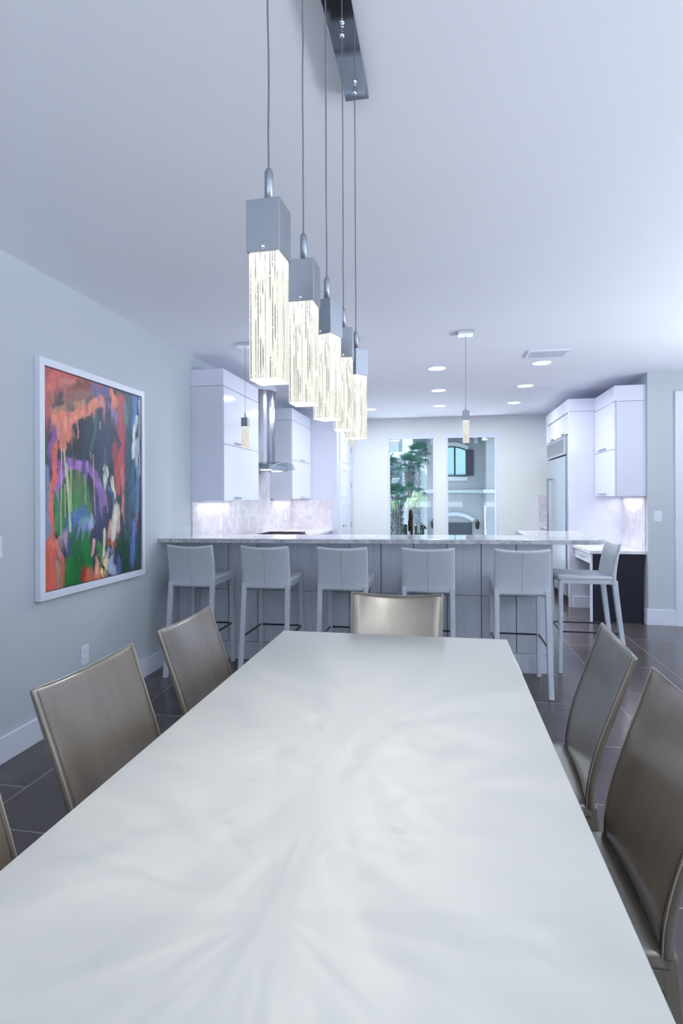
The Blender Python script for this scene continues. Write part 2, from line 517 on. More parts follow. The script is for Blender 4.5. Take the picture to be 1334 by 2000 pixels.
def back_mesh(fn, N, dims):
    w0, w1, t0, t1 = dims
    loop = dense(1.0, 1.0, .18)
    # loop in unit square; keep edge rounding small in width
    rings = []
    for i in range(N + 1):
        s = i / N
        w = w0 + (w1 - w0) * s; t = t0 + (t1 - t0) * s
        lp = dense(w, t, t * .42)
        rings.append([fn(i, 2 * a / w, b / t) for a, b in lp])
    # rounded top and bottom edges
    def shrink(i, k, dz):
        s = i / N
        w = w0 + (w1 - w0) * s; t = t0 + (t1 - t0) * s
        lp = dense(w, t, t * .42)
        C = [fn(i, 2 * a / w * (1 - k * t * .6 / w), b / t * (1 - k)) for a, b in lp]
        return [c + Vector((0, 0, dz)) for c in C]
    rings.append(shrink(N, .35, t1 * .22)); rings.append(shrink(N, .8, t1 * .36))
    rings.insert(0, shrink(0, .5, -t0 * .2))
    return MB().rings(rings)

def seat_mesh(x0, x1, w, z0, z1, crown, saddle):
    rings = []
    NX = 10
    for i in range(NX + 1):
        u = i / NX
        x = x0 + (x1 - x0) * u
        lp = dense(w, z1 - z0, .014)
        r = []
        for a, b in lp:
            k = 2 * a / w
            z = (z0 + z1) / 2 + b
            if b > 0:
                z += crown * (1 - k * k) * math.sin(PI * min(u * .9 + .08, 1)) + saddle * k * k * (u ** 3)
            r.append((x, a, z))
        rings.append(r)
    e = rings[-1]
    cz = (z0 + z1) / 2
    rings.append([(x1 + .010, y * .985, cz + (z - cz) * .75) for _, y, z in e])
    rings.append([(x1 + .014, y * .96, cz + (z - cz) * .4) for _, y, z in e])
    return MB().rings(rings)

def make_stool(loc, rz, label):
    r = thing('bar_stool', loc, label, 'bar stool', 'bar stools around the raised bar', rz, world=False)
    prof = [(-.170, .712), (-.173, .775), (-.186, .86), (-.207, .95), (-.228, 1.018)]
    fn, N, dims = back_surface(prof, .392, .385, .046, .020, .018, .010)
    back_mesh(fn, N, dims).build('backrest', M['stool_leather'], r, smooth=True)
    MB().tube([fn(i, 0, -.53) for i in range(0, N + 1)], .0016, 6).build('seam', M['stool_seam'], r)
    seat_mesh(-.155, .238, .388, .742, .778, .010, .016).build('seat', M['stool_leather'], r, smooth=True)
    f = MB()
    f.box(-.15, .235, -.192, -.168, .715, .748).box(-.15, .235, .168, .192, .715, .748).box(.21, .236, -.168, .168, .722, .748)
    f.build('seat_frame', M['stool_leather'], r, .004)
    for s in (-1, 1):
        MB().bar((.228, s * .176, .735), (.236, s * .180, 0), .036, .034, (1, 0, 0), .034, .030).build('leg', M['stool_leather'], r, .006)
        MB().rings([[Vector((x + i * wx_ / 2, s * y + j * .018, z)) for i, j in ((-1, -1), (1, -1), (1, 1), (-1, 1))]
                    for x, y, z, wx_ in ((-.172, .174, .745, .044), (-.180, .175, .66, .040), (-.218, .178, .33, .036), (-.262, .182, 0, .032))]
                   ).build('leg', M['stool_leather'], r, .006)
    for a, b in (((.228, -.162, .333), (.228, .162, .333)), ((.222, -.178, .333), (-.205, -.178, .333)), ((.222, .178, .333), (-.205, .178, .333))):
        MB().bar(a, b, .012, .012).build('footrest_bar', M['dark_metal'], r, .002)
    return r

def make_chair(loc, rz, label):
    r = thing('dining_chair', loc, label, 'dining chair', 'leather dining chairs around the white table', rz, world=False)
    prof = [(-.205, .455), (-.212, .53), (-.236, .63), (-.275, .74), (-.316, .845), (-.342, .911)]
    fn, N, dims = back_surface(prof, .435, .462, .027, .015, .022, .012)
    b = back_mesh(fn, N, dims).build('backrest', M['taupe'], r, smooth=True)
    edge = [fn(i, -.985, .42) for i in range(N + 1)] + [fn(N, -.985 + 1.97 * k / 12, .42) + Vector((0, 0, .006)) for k in range(1, 12)] + [fn(i, .985, .42) for i in range(N, -1, -1)]
    MB().tube(edge, .0018, 6).build('piping', M['piping_dark'], b)
    for s in (-1, 1):
        st = MB()
        for i in range(N):
            for k in range(3):
                p = fn(i, s * .935, .52).lerp(fn(i + 1, s * .935, .52), (k + .15) / 3)
                q = fn(i, s * .935, .52).lerp(fn(i + 1, s * .935, .52), (k + .75) / 3)
                st.bar(p, q, .0022, .0022, (0, 1, 0))
        st.build('stitching', M['stitch'], b)
    seat_mesh(-.20, .205, .430, .425, .470, .008, .004).build('seat', M['taupe'], r, smooth=True)
    f = MB()
    f.box(-.195, .20, -.21, -.185, .385, .43).box(-.195, .20, .185, .21, .385, .43).box(.175, .20, -.185, .185, .385, .43).box(-.195, -.17, -.185, .185, .385, .43)
    f.build('seat_frame', M['chair_metal'], r, .004)
    for s in (-1, 1):
        MB().bar((.182, s * .192, .42), (.188, s * .195, 0), .036, .036, (1, 0, 0), .030, .030).build('leg', M['chair_metal'], r, .006)
        MB().rings([[Vector((x + i * wx_ / 2, s * y + j * .018, z)) for i, j in ((-1, -1), (1, -1), (1, 1), (-1, 1))]
                    for x, y, z, wx_ in ((-.200, .192, .46, .040), (-.212, .193, .34, .036), (-.265, .196, 0, .030))]
                   ).build('leg', M['chair_metal'], r, .006)
    return r

SY = 4.325
st_specs = [(-1.972, 'pale leather bar stool nearest the left wall'),
            (-1.357, 'pale leather bar stool second from the left wall'),
            (-.752, 'pale leather bar stool in the middle of the row along the bar'),
            (-.114, 'pale leather bar stool behind the chair at the table head'),
            (.548, 'pale leather bar stool at the right end of the long bar front')]
st0 = make_stool((st_specs[0][0], SY, 0), PI / 2, st_specs[0][1])
for x, lb in st_specs[1:]:
    dup(st0, (x, SY, 0), PI / 2, lb)
dup(st0, (1.145, 4.865, 0), PI, 'pale leather bar stool seen from the side by the dark desk panel')

ch0 = make_chair((-.700, 2.10, 0), 0, 'taupe leather dining chair on the left of the table nearest the bar')
dup(ch0, (-.700, 1.47, 0), 0, 'taupe leather dining chair in front of the wall outlet left of the table')
dup(ch0, (-.700, .845, 0), 0, 'taupe leather dining chair cut by the left photo edge')
dup(ch0, (.255, 2.045, 0), PI - .06, 'taupe leather dining chair on the right of the table nearest the bar')
dup(ch0, (.256, 1.472, 0), PI, 'taupe leather dining chair cut by the right photo edge')
dup(ch0, (-.232, 2.462, 0), -PI / 2, 'taupe leather dining chair at the far head of the table')

# ------------------------------------------------------------------ dining table
tb = thing('dining_table', (-.244, 1.46, 0), 'long white glass topped dining table filling the foreground', 'dining table')
x0, x1, y0, y1 = -.780, .288, .26, 2.652
MB().box(x0, x1, y0, y1, .700, .749).build('frame', M['table_frame'], tb, .003)
gl = MB().box(x0 + .004, x1 - .004, y0 + .004, y1 - .004, .749, .7565).build('glass_edge', M['table_edge'], tb)
MB().box(x0 + .006, x1 - .006, y0 + .006, y1 - .006, .7565, .760).build('tabletop', M['table'], tb, .0015)
for lx in (x0 + .05, x1 - .05):
    for ly in (y0 + .05, y1 - .05):
        MB().box(lx - .04, lx + .04, ly - .04, ly + .04, 0, .700).build('leg', M['table_frame'], tb, .004)

# ------------------------------------------------------------------ breakfast bar
bar = thing('breakfast_bar', (-.74, 4.80, 0), 'pale grey panelled breakfast bar base with vertical grain', 'bar')
seams = [-2.33, -2.13, -1.861, -1.593, -1.326, -1.054, -.784, -.515, -.244, .027, .299, .570, .845]
MB().box(LX + .001, .835, 4.660, 4.80, 0, 1.038).box(.60, .835, 4.80, 5.60, 0, 1.038).build('core', M['soffit'], bar)
g = .0032
m = MB()
for a, b in zip(seams, seams[1:]):
    for z0, z1 in ((.155, .605), (.609, 1.036)):
        m.box(a + g, b - g, 4.645, 4.661, z0, z1)
m.build('front_panel', M['grain'], bar, .001)
m = MB()
for a, b in ((4.645, 4.92), (4.92, 5.2), (5.2, 5.61)):
    for z0, z1 in ((.155, .605), (.609, 1.036)):
        m.box(.834, .849, a + g, b - g, z0, z1)
m.build('end_panel', M['grain'], bar, .001)
MB().box(LX + .017, .852, 4.641, 4.66, 0, .152).box(.834, .852, 4.66, 5.61, 0, .152).build('plinth', M['grain'], bar, .001)

poly = [(-2.328, 4.27), (-.66, 4.375), (.65, 4.470), (.98, 4.490)]
for i in range(9):
    a = -PI / 2 + .1 + i * (PI / 2 - .1) / 8
    poly.append((1.075 + .150 * math.cos(a), 4.645 + .150 * math.sin(a)))
poly += [(1.245, 5.62), (.69, 5.64), (.68, 5.01), (-2.328, 4.80)]
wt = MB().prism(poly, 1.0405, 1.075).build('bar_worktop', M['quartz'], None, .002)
wt.data.materials.append(M['quartz_shaded_side'])
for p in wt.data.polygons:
    if abs(p.normal.z) < .5: p.material_index = 1  # vertical faces take the quartz copy with painted-in shade
tag(wt, 'long white speckled quartz worktop on the raised bar', 'worktop')

# lower sink run behind the bar
sk = thing('sink_counter', (-.8, 5.12, 0), 'low white sink counter hidden behind the raised bar', 'counter')
MB().box(-1.64, .59, 4.81, 5.42, 0, .885).build('cabinet_body', M['gloss_side'], sk)
MB().box(-1.64, .59, 4.805, 5.45, .885, .92).build('counter_slab', M['quartz'], sk, .002)
fa = thing('kitchen_faucet', (-.297, 5.30, .92), 'dark bronze kitchen faucet rising behind the bar before the left window', 'faucet')
MB().lathe([(.028, 0), (.028, .012), (.019, .02), (.017, .10), (.015, .12)], (-.297, 5.30, .92), 16).build('base', M['bronze'], fa, smooth=True)
pts = [(-.297, 5.30, 1.03), (-.297, 5.30, 1.20)] + [(-.297 - .004 * i / 10, 5.30 - .095 + .095 * math.cos(i * PI / 10), 1.20 + .095 * math.sin(i * PI / 10)) for i in range(1, 11)]
MB().tube(pts, .0125, 10).build('spout', M['bronze'], fa, smooth=True)
MB().lathe([(.014, 0), (.018, -.03), (.018, -.10), (.013, -.105)], (-.301, 5.11, 1.20), 14).build('spray_head', M['bronze'], fa, smooth=True)
MB().tube([(-.28, 5.30, 1.0), (-.24, 5.30, 1.01), (-.235, 5.30, 1.07)], .006, 8).build('lever', M['bronze'], fa, smooth=True)

# ------------------------------------------------------------------ left kitchen run
kb = thing('base_cabinet', (-2.0, 6.6, 0), 'white base cabinets along the left kitchen wall', 'cabinet')
MB().box(LX + .001, -1.72, 4.90, 8.385, .10, .885).build('body', M['gloss_side'], kb)
MB().box(LX + .001, -1.78, 4.90, 8.385, 0, .10).build('toe_kick', M['dark_panel'], kb)
for i in range(5):
    a = 4.92 + i * .692
    dr = MB().box(-1.72, -1.702, a, a + .684, .12, .875).build('door', M['gloss'], kb, .002)
    MB().bar((-1.685, a + .2, .84), (-1.685, a + .45, .84), .01, .01).build('handle', M['satin_nickel'], dr)
ct = MB().box(LX + .001, -1.665, 4.81, 8.388, .886, .92).build('kitchen_worktop', M['quartz'], None, .002)
tag(ct, 'white quartz worktop along the left kitchen wall', 'worktop')
bs = MB().box(LX + .001, LX + .014, 4.90, 5.893, .921, 1.378).box(LX + .001, LX + .014, 5.893, 7.278, .921, 1.72).box(LX + .001, LX + .014, 7.278, 8.375, .921, 1.368)
bs.box(LX + .014, -1.68, 8.375, 8.389, .921, 1.37)
tag(bs.build('backsplash', M['backsplash']), 'mottled pale stone backsplash behind the cooktop', 'backsplash')
cook = thing('cooktop', (-2.0, 6.58, .92), 'black gas cooktop on the left worktop under the hood', 'cooktop')
MB().box(-2.26, -1.74, 6.12, 7.04, .9205, .932).build('plate', M['black_gloss'], cook, .003)
for i in range(3):
    a = 6.14 + i * .30
    g_ = MB()
    g_.box(-2.24, -1.76, a, a + .012, .945, .958).box(-2.24, -1.76, a + .265, a + .277, .945, .958)
    g_.box(-2.24, -2.228, a, a + .277, .932, .958).box(-1.772, -1.76, a, a + .277, .932, .958)
    g_.box(-2.006, -1.994, a, a + .277, .945, .958).box(-2.24, -1.76, a + .13, a + .142, .945, .958)
    g_.build('grate', M['black'], cook)
    MB().lathe([(.045, 0), (.045, .008), (.03, .012)], (-2.12, a + .137, .931), 14).build('burner', M['black'], cook)

def wall_cabinet(loc, y0, y1, label, side):
    c = thing('wall_cabinet', loc, label, 'cabinet', 'tall white wall cabinets')
    xf = -2.02
    MB().box(LX + .001, xf, y0, y1, 1.380, 2.450).build('body', M['gloss_side'], c, .001)
    MB().box(LX + .001, xf + .016, y0 - .001, y1, 2.4535, 2.608).build('fascia', M['gloss'], c, .001)
    for z0, z1 in ((1.380, 1.906), (1.912, 2.446)):
        dr = MB().box(xf, xf + .018, y0 + .004, y1 - .004, z0, z1).build('door', M['gloss'], c, .0015)
        ym = y0 + (y1 - y0) * (.35 if side == 0 else .5)
        MB().box(xf + .018, xf + .034, ym - .09, ym + .09, z0 + .022, z0 + .030).build('handle', M['satin_nickel'], dr)
    MB().box(LX + .04, LX + .09, y0 + .08, y1 - .08, 1.366, 1.380).build('light_strip', M['plastic'], c)
    return c
wall_cabinet((-2.16, 5.40, 1.38), 4.90, 5.890, 'tall glossy white wall cabinet on the left nearest the bar', 0)
wall_cabinet((-2.16, 7.83, 1.38), 7.28, 8.388, 'tall glossy white wall cabinet beyond the steel hood', 1)

hood = thing('range_hood', (-2.15, 6.58, 1.70), 'brushed steel chimney range hood with curved glass canopy', 'range hood')
cyc, rxx, ryy = 6.58, .30, .24
ring = [(LX + .002 + rxx * math.sin(a), cyc - ryy * math.cos(a)) for a in [i * PI / 20 for i in range(21)]]
MB().prism(ring, 1.80, 2.70).build('chimney', M['steel'], hood, smooth=False)
ring2 = [(LX + .002 + (rxx + .012) * math.sin(a), cyc - (ryy + .012) * math.cos(a)) for a in [i * PI / 20 for i in range(21)]]
MB().prism(ring2, 2.70, 2.749).build('ceiling_collar', M['trim'], hood)
MB().box(LX + .015, -1.98, 6.20, 6.96, 1.735, 1.795).build('motor_box', M['satin_nickel'], hood, .004)
# arched glass canopy
rg = []
for i in range(17):
    u = -1 + 2 * i / 16
    y = cyc + u * .52; z = 1.83 - .075 * u * u
    rg.append([(LX + .016, y, z), (-1.86 - .06 * u * u, y, z), (-1.86 - .06 * u * u, y, z + .006), (LX + .016, y, z + .006)])
MB().rings(rg).build('glass_canopy', M['hood_glass'], hood)
m = MB(); m.tube([Vector(r[1]) + Vector((.002, 0, .003)) for r in rg], .004, 6)
m.build('canopy_rim', M['satin_nickel'], hood)
MB().box(-2.12, -2.02, 6.30, 6.42, 1.729, 1.735).build('hood_lamp', M['lens'], hood)
MB().box(-2.12, -2.02, 6.74, 6.86, 1.729, 1.735).build('hood_lamp', M['lens'], hood)

def plate(name, loc, axis, w, h, label, cat, kind):
    """wall plate; axis 'x' faces +x, '-x' faces -x, '-y' faces -y"""
    o = thing(name, loc, label, cat)
    x, y, z = loc
    def bx(u0, u1, d0, d1, z0, z1):
        if axis == 'x': return MB().box(x + d0, x + d1, y + u0, y + u1, z + z0, z + z1)
        if axis == '-x': return MB().box(x - d1, x - d0, y + u0, y + u1, z + z0, z + z1)
        return MB().box(x + u0, x + u1, y - d1, y - d0, z + z0, z + z1)
    bx(-w / 2, w / 2, 0, .006, -h / 2, h / 2).build('plate', M['plastic'], o, .002)
    if kind == 'outlet':
        for s in (-1, 1):
            f = bx(-.017, .017, .006, .008, s * .026 - .015, s * .026 + .015).build('socket', M['trim'], o, .001)
            for q in (-.007, .007):
                bx(q - .0012, q + .0012, .008, .0085, s * .026 - .004, s * .026 + .007).build('slot', M['slot'], f)
    else:
        n = {'switch': 1, 'triple': 3}[kind]
        for i in range(n):
            c = (i - (n - 1) / 2) * .046
            bx(c - .017, c + .017, .006, .010, -.034, .034).build('rocker', M['trim'], o, .0015)
    return o
plate('wall_outlet', (LX, 3.31, .382), 'x', .076, .125, 'white electrical outlet low on the left wall below the painting', 'outlet', 'outlet')
plate('light_switch', (LX, 2.575, 1.155), 'x', .076, .118, 'white switch plate cut by the left photo edge', 'switch', 'switch')
plate('light_switch', (2.292, 6.58, 1.183), '-y', .078, .118, 'white rocker switch on the short wall beside the door casing', 'switch', 'switch')
for y, lb in ((5.56, 'white outlet on the stone backsplash under the near wall cabinet'), (7.62, 'white outlet on the backsplash just beyond the cooktop'), (8.02, 'white outlet on the backsplash next to the plain end wall')):
    plate('wall_outlet', (LX + .014, y, 1.13), 'x', .076, .118, lb, 'outlet', 'outlet')

# ------------------------------------------------------------------ right kitchen run
XR = 2.199
tall = thing('fridge_cabinet', (1.88, 8.2, 0), 'tall glossy white cabinet surround enclosing the fridge', 'cabinet')
MB().box(1.56, XR, 7.45, 7.50, 0, 2.47).build('side_panel', M['gloss'], tall, .002)
MB().box(1.56, XR, 8.95, 9.00, 0, 2.47).build('side_panel', M['gloss'], tall, .002)
MB().box(1.555, XR, 7.445, 9.005, 2.473, 2.63).build('fascia', M['gloss'], tall, .001)
MB().box(1.62, XR, 7.50, 8.95, 2.20, 2.47).build('top_box', M['gloss_side'], tall)
for a, b in ((7.505, 8.222), (8.228, 8.945)):
    dr = MB().box(1.575, 1.62, a, b, 2.205, 2.468).build('door', M['gloss'], tall, .002)
    MB().box(1.560, 1.575, (a + b) / 2 - .1, (a + b) / 2 + .1, 2.222, 2.230).build('handle', M['satin_nickel'], dr)
tag(struct('baseboard_kitchen', MB().box(1.605, XR, 7.434, 7.449, 0, .14), M['trim'], label='white baseboard under the desk recess', bevel=.002), 'white baseboard under the desk recess', 'baseboard')

fr = thing('refrigerator', (1.86, 8.22, 0), 'built in stainless steel refrigerator with vertical bar handle', 'refrigerator')
MB().box(1.62, 2.19, 7.515, 8.935, .10, 2.19).build('body', M['dark_panel'], fr)
MB().box(1.66, 2.19, 7.515, 8.935, 0, .10).build('toe_kick', M['black'], fr)
dr = MB().box(1.545, 1.62, 7.60, 8.90, .12, 1.925).build('door', M['fridge_steel'], fr, .004)
MB().bar((1.49, 8.52, .85), (1.49, 8.52, 1.66), .028, .022, (1, 0, 0)).bar((1.545, 8.52, 1.645), (1.49, 8.52, 1.645), .022, .022).bar((1.545, 8.52, .865), (1.49, 8.52, .865), .022, .022).build('handle', M['steel'], dr, .003)
gr = MB().box(1.545, 1.62, 7.60, 8.90, 1.945, 2.185).build('top_grille', M['fridge_steel'], fr, .004)
MB().box(1.541, 1.546, 7.72, 8.86, 1.975, 2.15).build('grille_panel', M['steel'], gr)
MB().box(1.56, 1.62, 7.515, 7.59, .12, 2.185).build('hinge_strip', M['satin_nickel'], fr, .002)

oc = thing('oven_column', (1.95, 9.33, 0), 'narrow white cabinet column with dark oven strip beyond the fridge', 'cabinet')
MB().box(1.76, XR, 9.01, 9.655, 1.42, 2.45).build('body', M['gloss_side'], oc, .001)
MB().box(1.745, XR, 9.008, 9.655, 2.453, 2.60).build('fascia', M['gloss'], oc, .001)
MB().box(1.742, 1.76, 9.015, 9.65, 2.00, 2.448).build('door', M['gloss'], oc, .001)
MB().box(1.742, 1.76, 9.015, 9.65, 1.43, 1.94).build('oven_front', M['black_gloss'], oc, .001)
fc = thing('corner_counter', (1.88, 9.33, 0), 'small white counter in the far right kitchen corner', 'counter')
MB().box(1.60, XR, 9.01, 9.655, 0, .885).build('body', M['gloss_side'], fc, .001)
MB().box(1.565, XR, 9.008, 9.645, .886, .92).build('counter_slab', M['quartz'], fc, .002)
tag(MB().box(1.545, XR, 9.645, 9.659, .921, 1.415).build('backsplash', M['backsplash']), 'mottled stone backsplash panel in the far right corner', 'backsplash')

uc = thing('wall_cabinet', (2.03, 7.0, 1.405), 'tall glossy white wall cabinet above the desk on the right', 'cabinet')
uc['group'] = 'tall white wall cabinets'
MB().box(1.885, 2.188, 6.612, 7.445, 1.403, 2.450).build('body', M['gloss_side'], uc, .001)
MB().box(1.868, 2.188, 6.610, 7.445, 2.4535, 2.625).build('fascia', M['gloss'], uc, .001)
for z0, z1 in ((1.403, 1.922), (1.928, 2.446)):
    dr = MB().box(1.865, 1.883, 6.625, 7.440, z0, z1).build('door', M['gloss'], uc, .0015)
    MB().box(1.850, 1.865, 6.95, 7.25, z0 + .022, z0 + .030).build('handle', M['satin_nickel'], dr)
MB().box(2.08, 2.13, 6.70, 7.36, 1.390, 1.403).build('light_strip', M['plastic'], uc)

dk = thing('writing_desk', (1.9, 7.03, 0), 'built in desk with white top and dark end panel', 'desk')
MB().box(1.595, XR - .01, 6.622, 7.448, .762, .797).build('desk_top', M['quartz'], dk, .002)
MB().box(1.636, 2.166, 6.640, 6.660, 0, .761).build('end_panel', M['dark_panel'], dk, .001)
MB().box(1.612, 1.636, 6.636, 6.664, 0, .761).build('edge_post', M['gloss'], dk, .001)
dw = MB().box(1.622, 1.640, 6.668, 7.440, .645, .758).box(1.64, 2.1, 6.668, 7.44, .655, .66).build('drawer', M['gloss_side'], dk, .001)
MB().bar((1.600, 6.93, .70), (1.600, 7.18, .70), .010, .010).bar((1.622, 6.95, .70), (1.600, 6.95, .70), .009, .009).bar((1.622, 7.16, .70), (1.600, 7.16, .70), .009, .009).build('handle', M['chrome'], dw)
tag(MB().box(XR - .016, XR, 6.702, 7.448, .798, 1.402).box(XR - .016, XR - .009, 6.65, 6.702, .798, 1.402).build('backsplash', M['backsplash']), 'lit stone backsplash panel above the desk', 'backsplash')
plate('light_switch', (XR - .016, 7.0, 1.18), '-x', .165, .118, 'white triple switch on the lit stone above the desk', 'switch', 'triple')

# ------------------------------------------------------------------ ceiling fittings
cans = [(-.063, 5.915, 'recessed ceiling lamp left of the hanging pendant, nearest the bar'),
        (-.052, 7.157, 'recessed ceiling lamp left of the hanging pendant, middle of its row'),
        (-.047, 8.382, 'recessed ceiling lamp left of the hanging pendant, nearest the windows'),
        (-1.092, 8.508, 'recessed ceiling lamp by the far wall beside the pendant row'),
        (.976, 5.874, 'recessed ceiling lamp just beyond the air vent'),
        (.984, 7.07, 'recessed ceiling lamp in the middle of the right hand row'),
        (1.003, 8.326, 'recessed ceiling lamp of the right hand row nearest the far wall'),
        (-1.10, 7.157, 'recessed ceiling lamp hidden behind the crystal pendants'),
        (-1.11, 5.915, 'recessed ceiling lamp near the steel hood behind the pendants')]
def can_(x, y, lb):
    c = thing('recessed_light', (x, y, H - .012), lb, 'ceiling lamp', 'recessed kitchen ceiling lamps', world=False)
    MB().lathe([(.084, .013), (.098, .013), (.098, .008), (.090, .005), (.084, .007), (.084, .013)], n=32, cap=False).build('trim_ring', M['trim'], c, smooth=True)
    MB().lathe([(.0845, .012), (.0845, .0085)], n=32).build('lens', M['lens'], c)
    return c
c0 = can_(*cans[0])
for x, y, lb in cans[1:]:
    dup(c0, (x, y, H - .012), 0, lb)

vt = thing('air_vent', (.96, 5.49, H - .02), 'white slatted air vent in the kitchen ceiling', 'air vent')
f = MB().box(.775, 1.145, 5.36, 5.385, H - .014, H).box(.775, 1.145, 5.60, 5.625, H - .014, H).box(.775, .80, 5.385, 5.60, H - .014, H).box(1.12, 1.145, 5.385, 5.60, H - .014, H)
f.build('frame', M['trim'], vt, .002)
f = MB()
for i in range(11):
    y = 5.392 + i * .019
    f.bar((.80, y, H - .010), (1.12, y, H - .010), .016, .003, (0, .5, 1))
f.box(.80, 1.12, 5.385, 5.60, H - .003, H)
f.build('slats', M['slot'], vt)

# ------------------------------------------------------------------ pendants
PX = -.272
cp = MB().box(PX - .040, PX + .040, .60, 1.818, H - .028, H - .0005).build('pendant_canopy', M['chrome'], None, .0015)
tag(cp, 'long polished chrome ceiling plate carrying the crystal pendants', 'ceiling plate')

def cab_pts(x, y, z0, z1, seed):
    rnd = random.Random(seed)
    n = 12
    return [(x + (rnd.uniform(-.0009, .0009) if 0 < i < n else 0), y, z0 + (z1 - z0) * i / n) for i in range(n + 1)]

def pendant(y, tw, label):
    p = thing('pendant_light', (PX, y, 1.602), label, 'pendant lamp', 'crystal pendants over the dining table', world=False)
    p.rotation_euler = (0, 0, tw)
    MB().tube(cab_pts(0, 0, .335, H - .028 - 1.602, int(y * 1000)), .0016, 6).build('cable', M['cable'], p)
    MB().lathe([(.003, 0), (.006, .003), (.0078, .009), (.0060, .015), (.0038, .018), (.0048, .022), (.0048, .027)], (0, 0, H - .028 - 1.602 - .027), 12).build('cable_grip', M['chrome'], p, smooth=True)
    MB().lathe([(.0068, .279), (.0068, .334), (.005, .339), (.003, .341)], n=14).build('rod', M['cap_metal'], p, smooth=True)
    MB().box(-.0275, .0275, -.0275, .0275, .198, .280).build('cap', M['cap_metal'], p, .0012)
    MB().lathe([(.0, 0), (.0035, .0), (.0035, .003), (.0, .004)], n=10)
    s = MB(); s.lathe([(.0042, 0), (.0042, .0025), (.002, .004)], n=12)
    bmesh.ops.rotate(s.bm, verts=s.bm.verts, cent=(0, 0, 0), matrix=Matrix.Rotation(PI / 2, 3, 'X'))
    bmesh.ops.translate(s.bm, verts=s.bm.verts, vec=(0, -.0275, .204))
    s.build('screw', M['chrome'], p, smooth=True)
    cr = MB().box(-.0245, .0245, -.0245, .0245, .0015, .198).build('crystal', M['crystal'], p, .001)
    MB().box(-.0238, .0238, -.0238, .0238, 0, .0015).build('end_glow', M['glow'], cr)
    return p
names = ['crystal pendant nearest the camera over the table', 'second crystal pendant from the camera over the table', 'middle crystal pendant of the row over the table', 'fourth crystal pendant from the camera over the table', 'crystal pendant farthest from the camera over the table']
for i, (y, tw) in enumerate(((.856, -.05), (1.081, -.02), (1.306, -.36), (1.531, .10), (1.756, -.62))):
    pendant(y, tw, names[i])

def small_pendant(x, label):
    y, zb_ = 4.66, 1.848
    p = thing('pendant_light', (x, y, zb_), label, 'pendant lamp', 'single pendants over the bar', world=False)
    top = H - zb_
    MB().box(-.062, .062, -.062, .062, top - .026, top - .0005).build('canopy', M['bright_nickel'], p, .002)
    MB().tube(cab_pts(0, 0, .30, top - .026, int(abs(x) * 999)), .0016, 6).build('cable', M['cable'], p)
    MB().lathe([(.0068, .258), (.0068, .300), (.004, .304)], n=12).build('rod', M['satin_nickel'], p, smooth=True)
    MB().box(-.0285, .0285, -.0285, .0285, .182, .259).build('cap', M['cap_metal'], p, .0012)
    MB().box(-.0255, .0255, -.0255, .0255, 0, .182).build('crystal', M['crystal_small'], p, .001)
    return p
s0 = small_pendant(.183, 'single small crystal pendant hanging in front of the windows')
dup(s0, (-.762, 4.66, 1.848), 0, 'small crystal pendant whose tip shows behind the row over the table')
dup(s0, (-1.705, 4.66, 1.848), 0, 'small crystal pendant hanging in front of the left wall cabinet')

# ------------------------------------------------------------------ painting
pa = thing('framed_painting', (LX, 3.43, .82), 'large colourful abstract painting in a white frame on the left wall', 'painting')
fx = -2.290
ya, yb, za, zc = 2.858, 4.008, .815, 2.236
ca, cb, zd, ze = 2.905, 3.965, .866, 2.188
f = MB()
f.box(LX + .001, fx, ya, ca - .006, za, zc).box(LX + .001, fx, cb + .006, yb, za, zc).box(LX + .001, fx, ca - .006, cb + .006, za, zd - .006).box(LX + .001, fx, ca - .006, cb + .006, ze + .006, zc)
f.build('frame', M['trim'], pa, .002)
MB().box(LX + .001, LX + .012, ca - .006, cb + .006, zd - .006, ze + .006).build('backing', M['black'], pa)

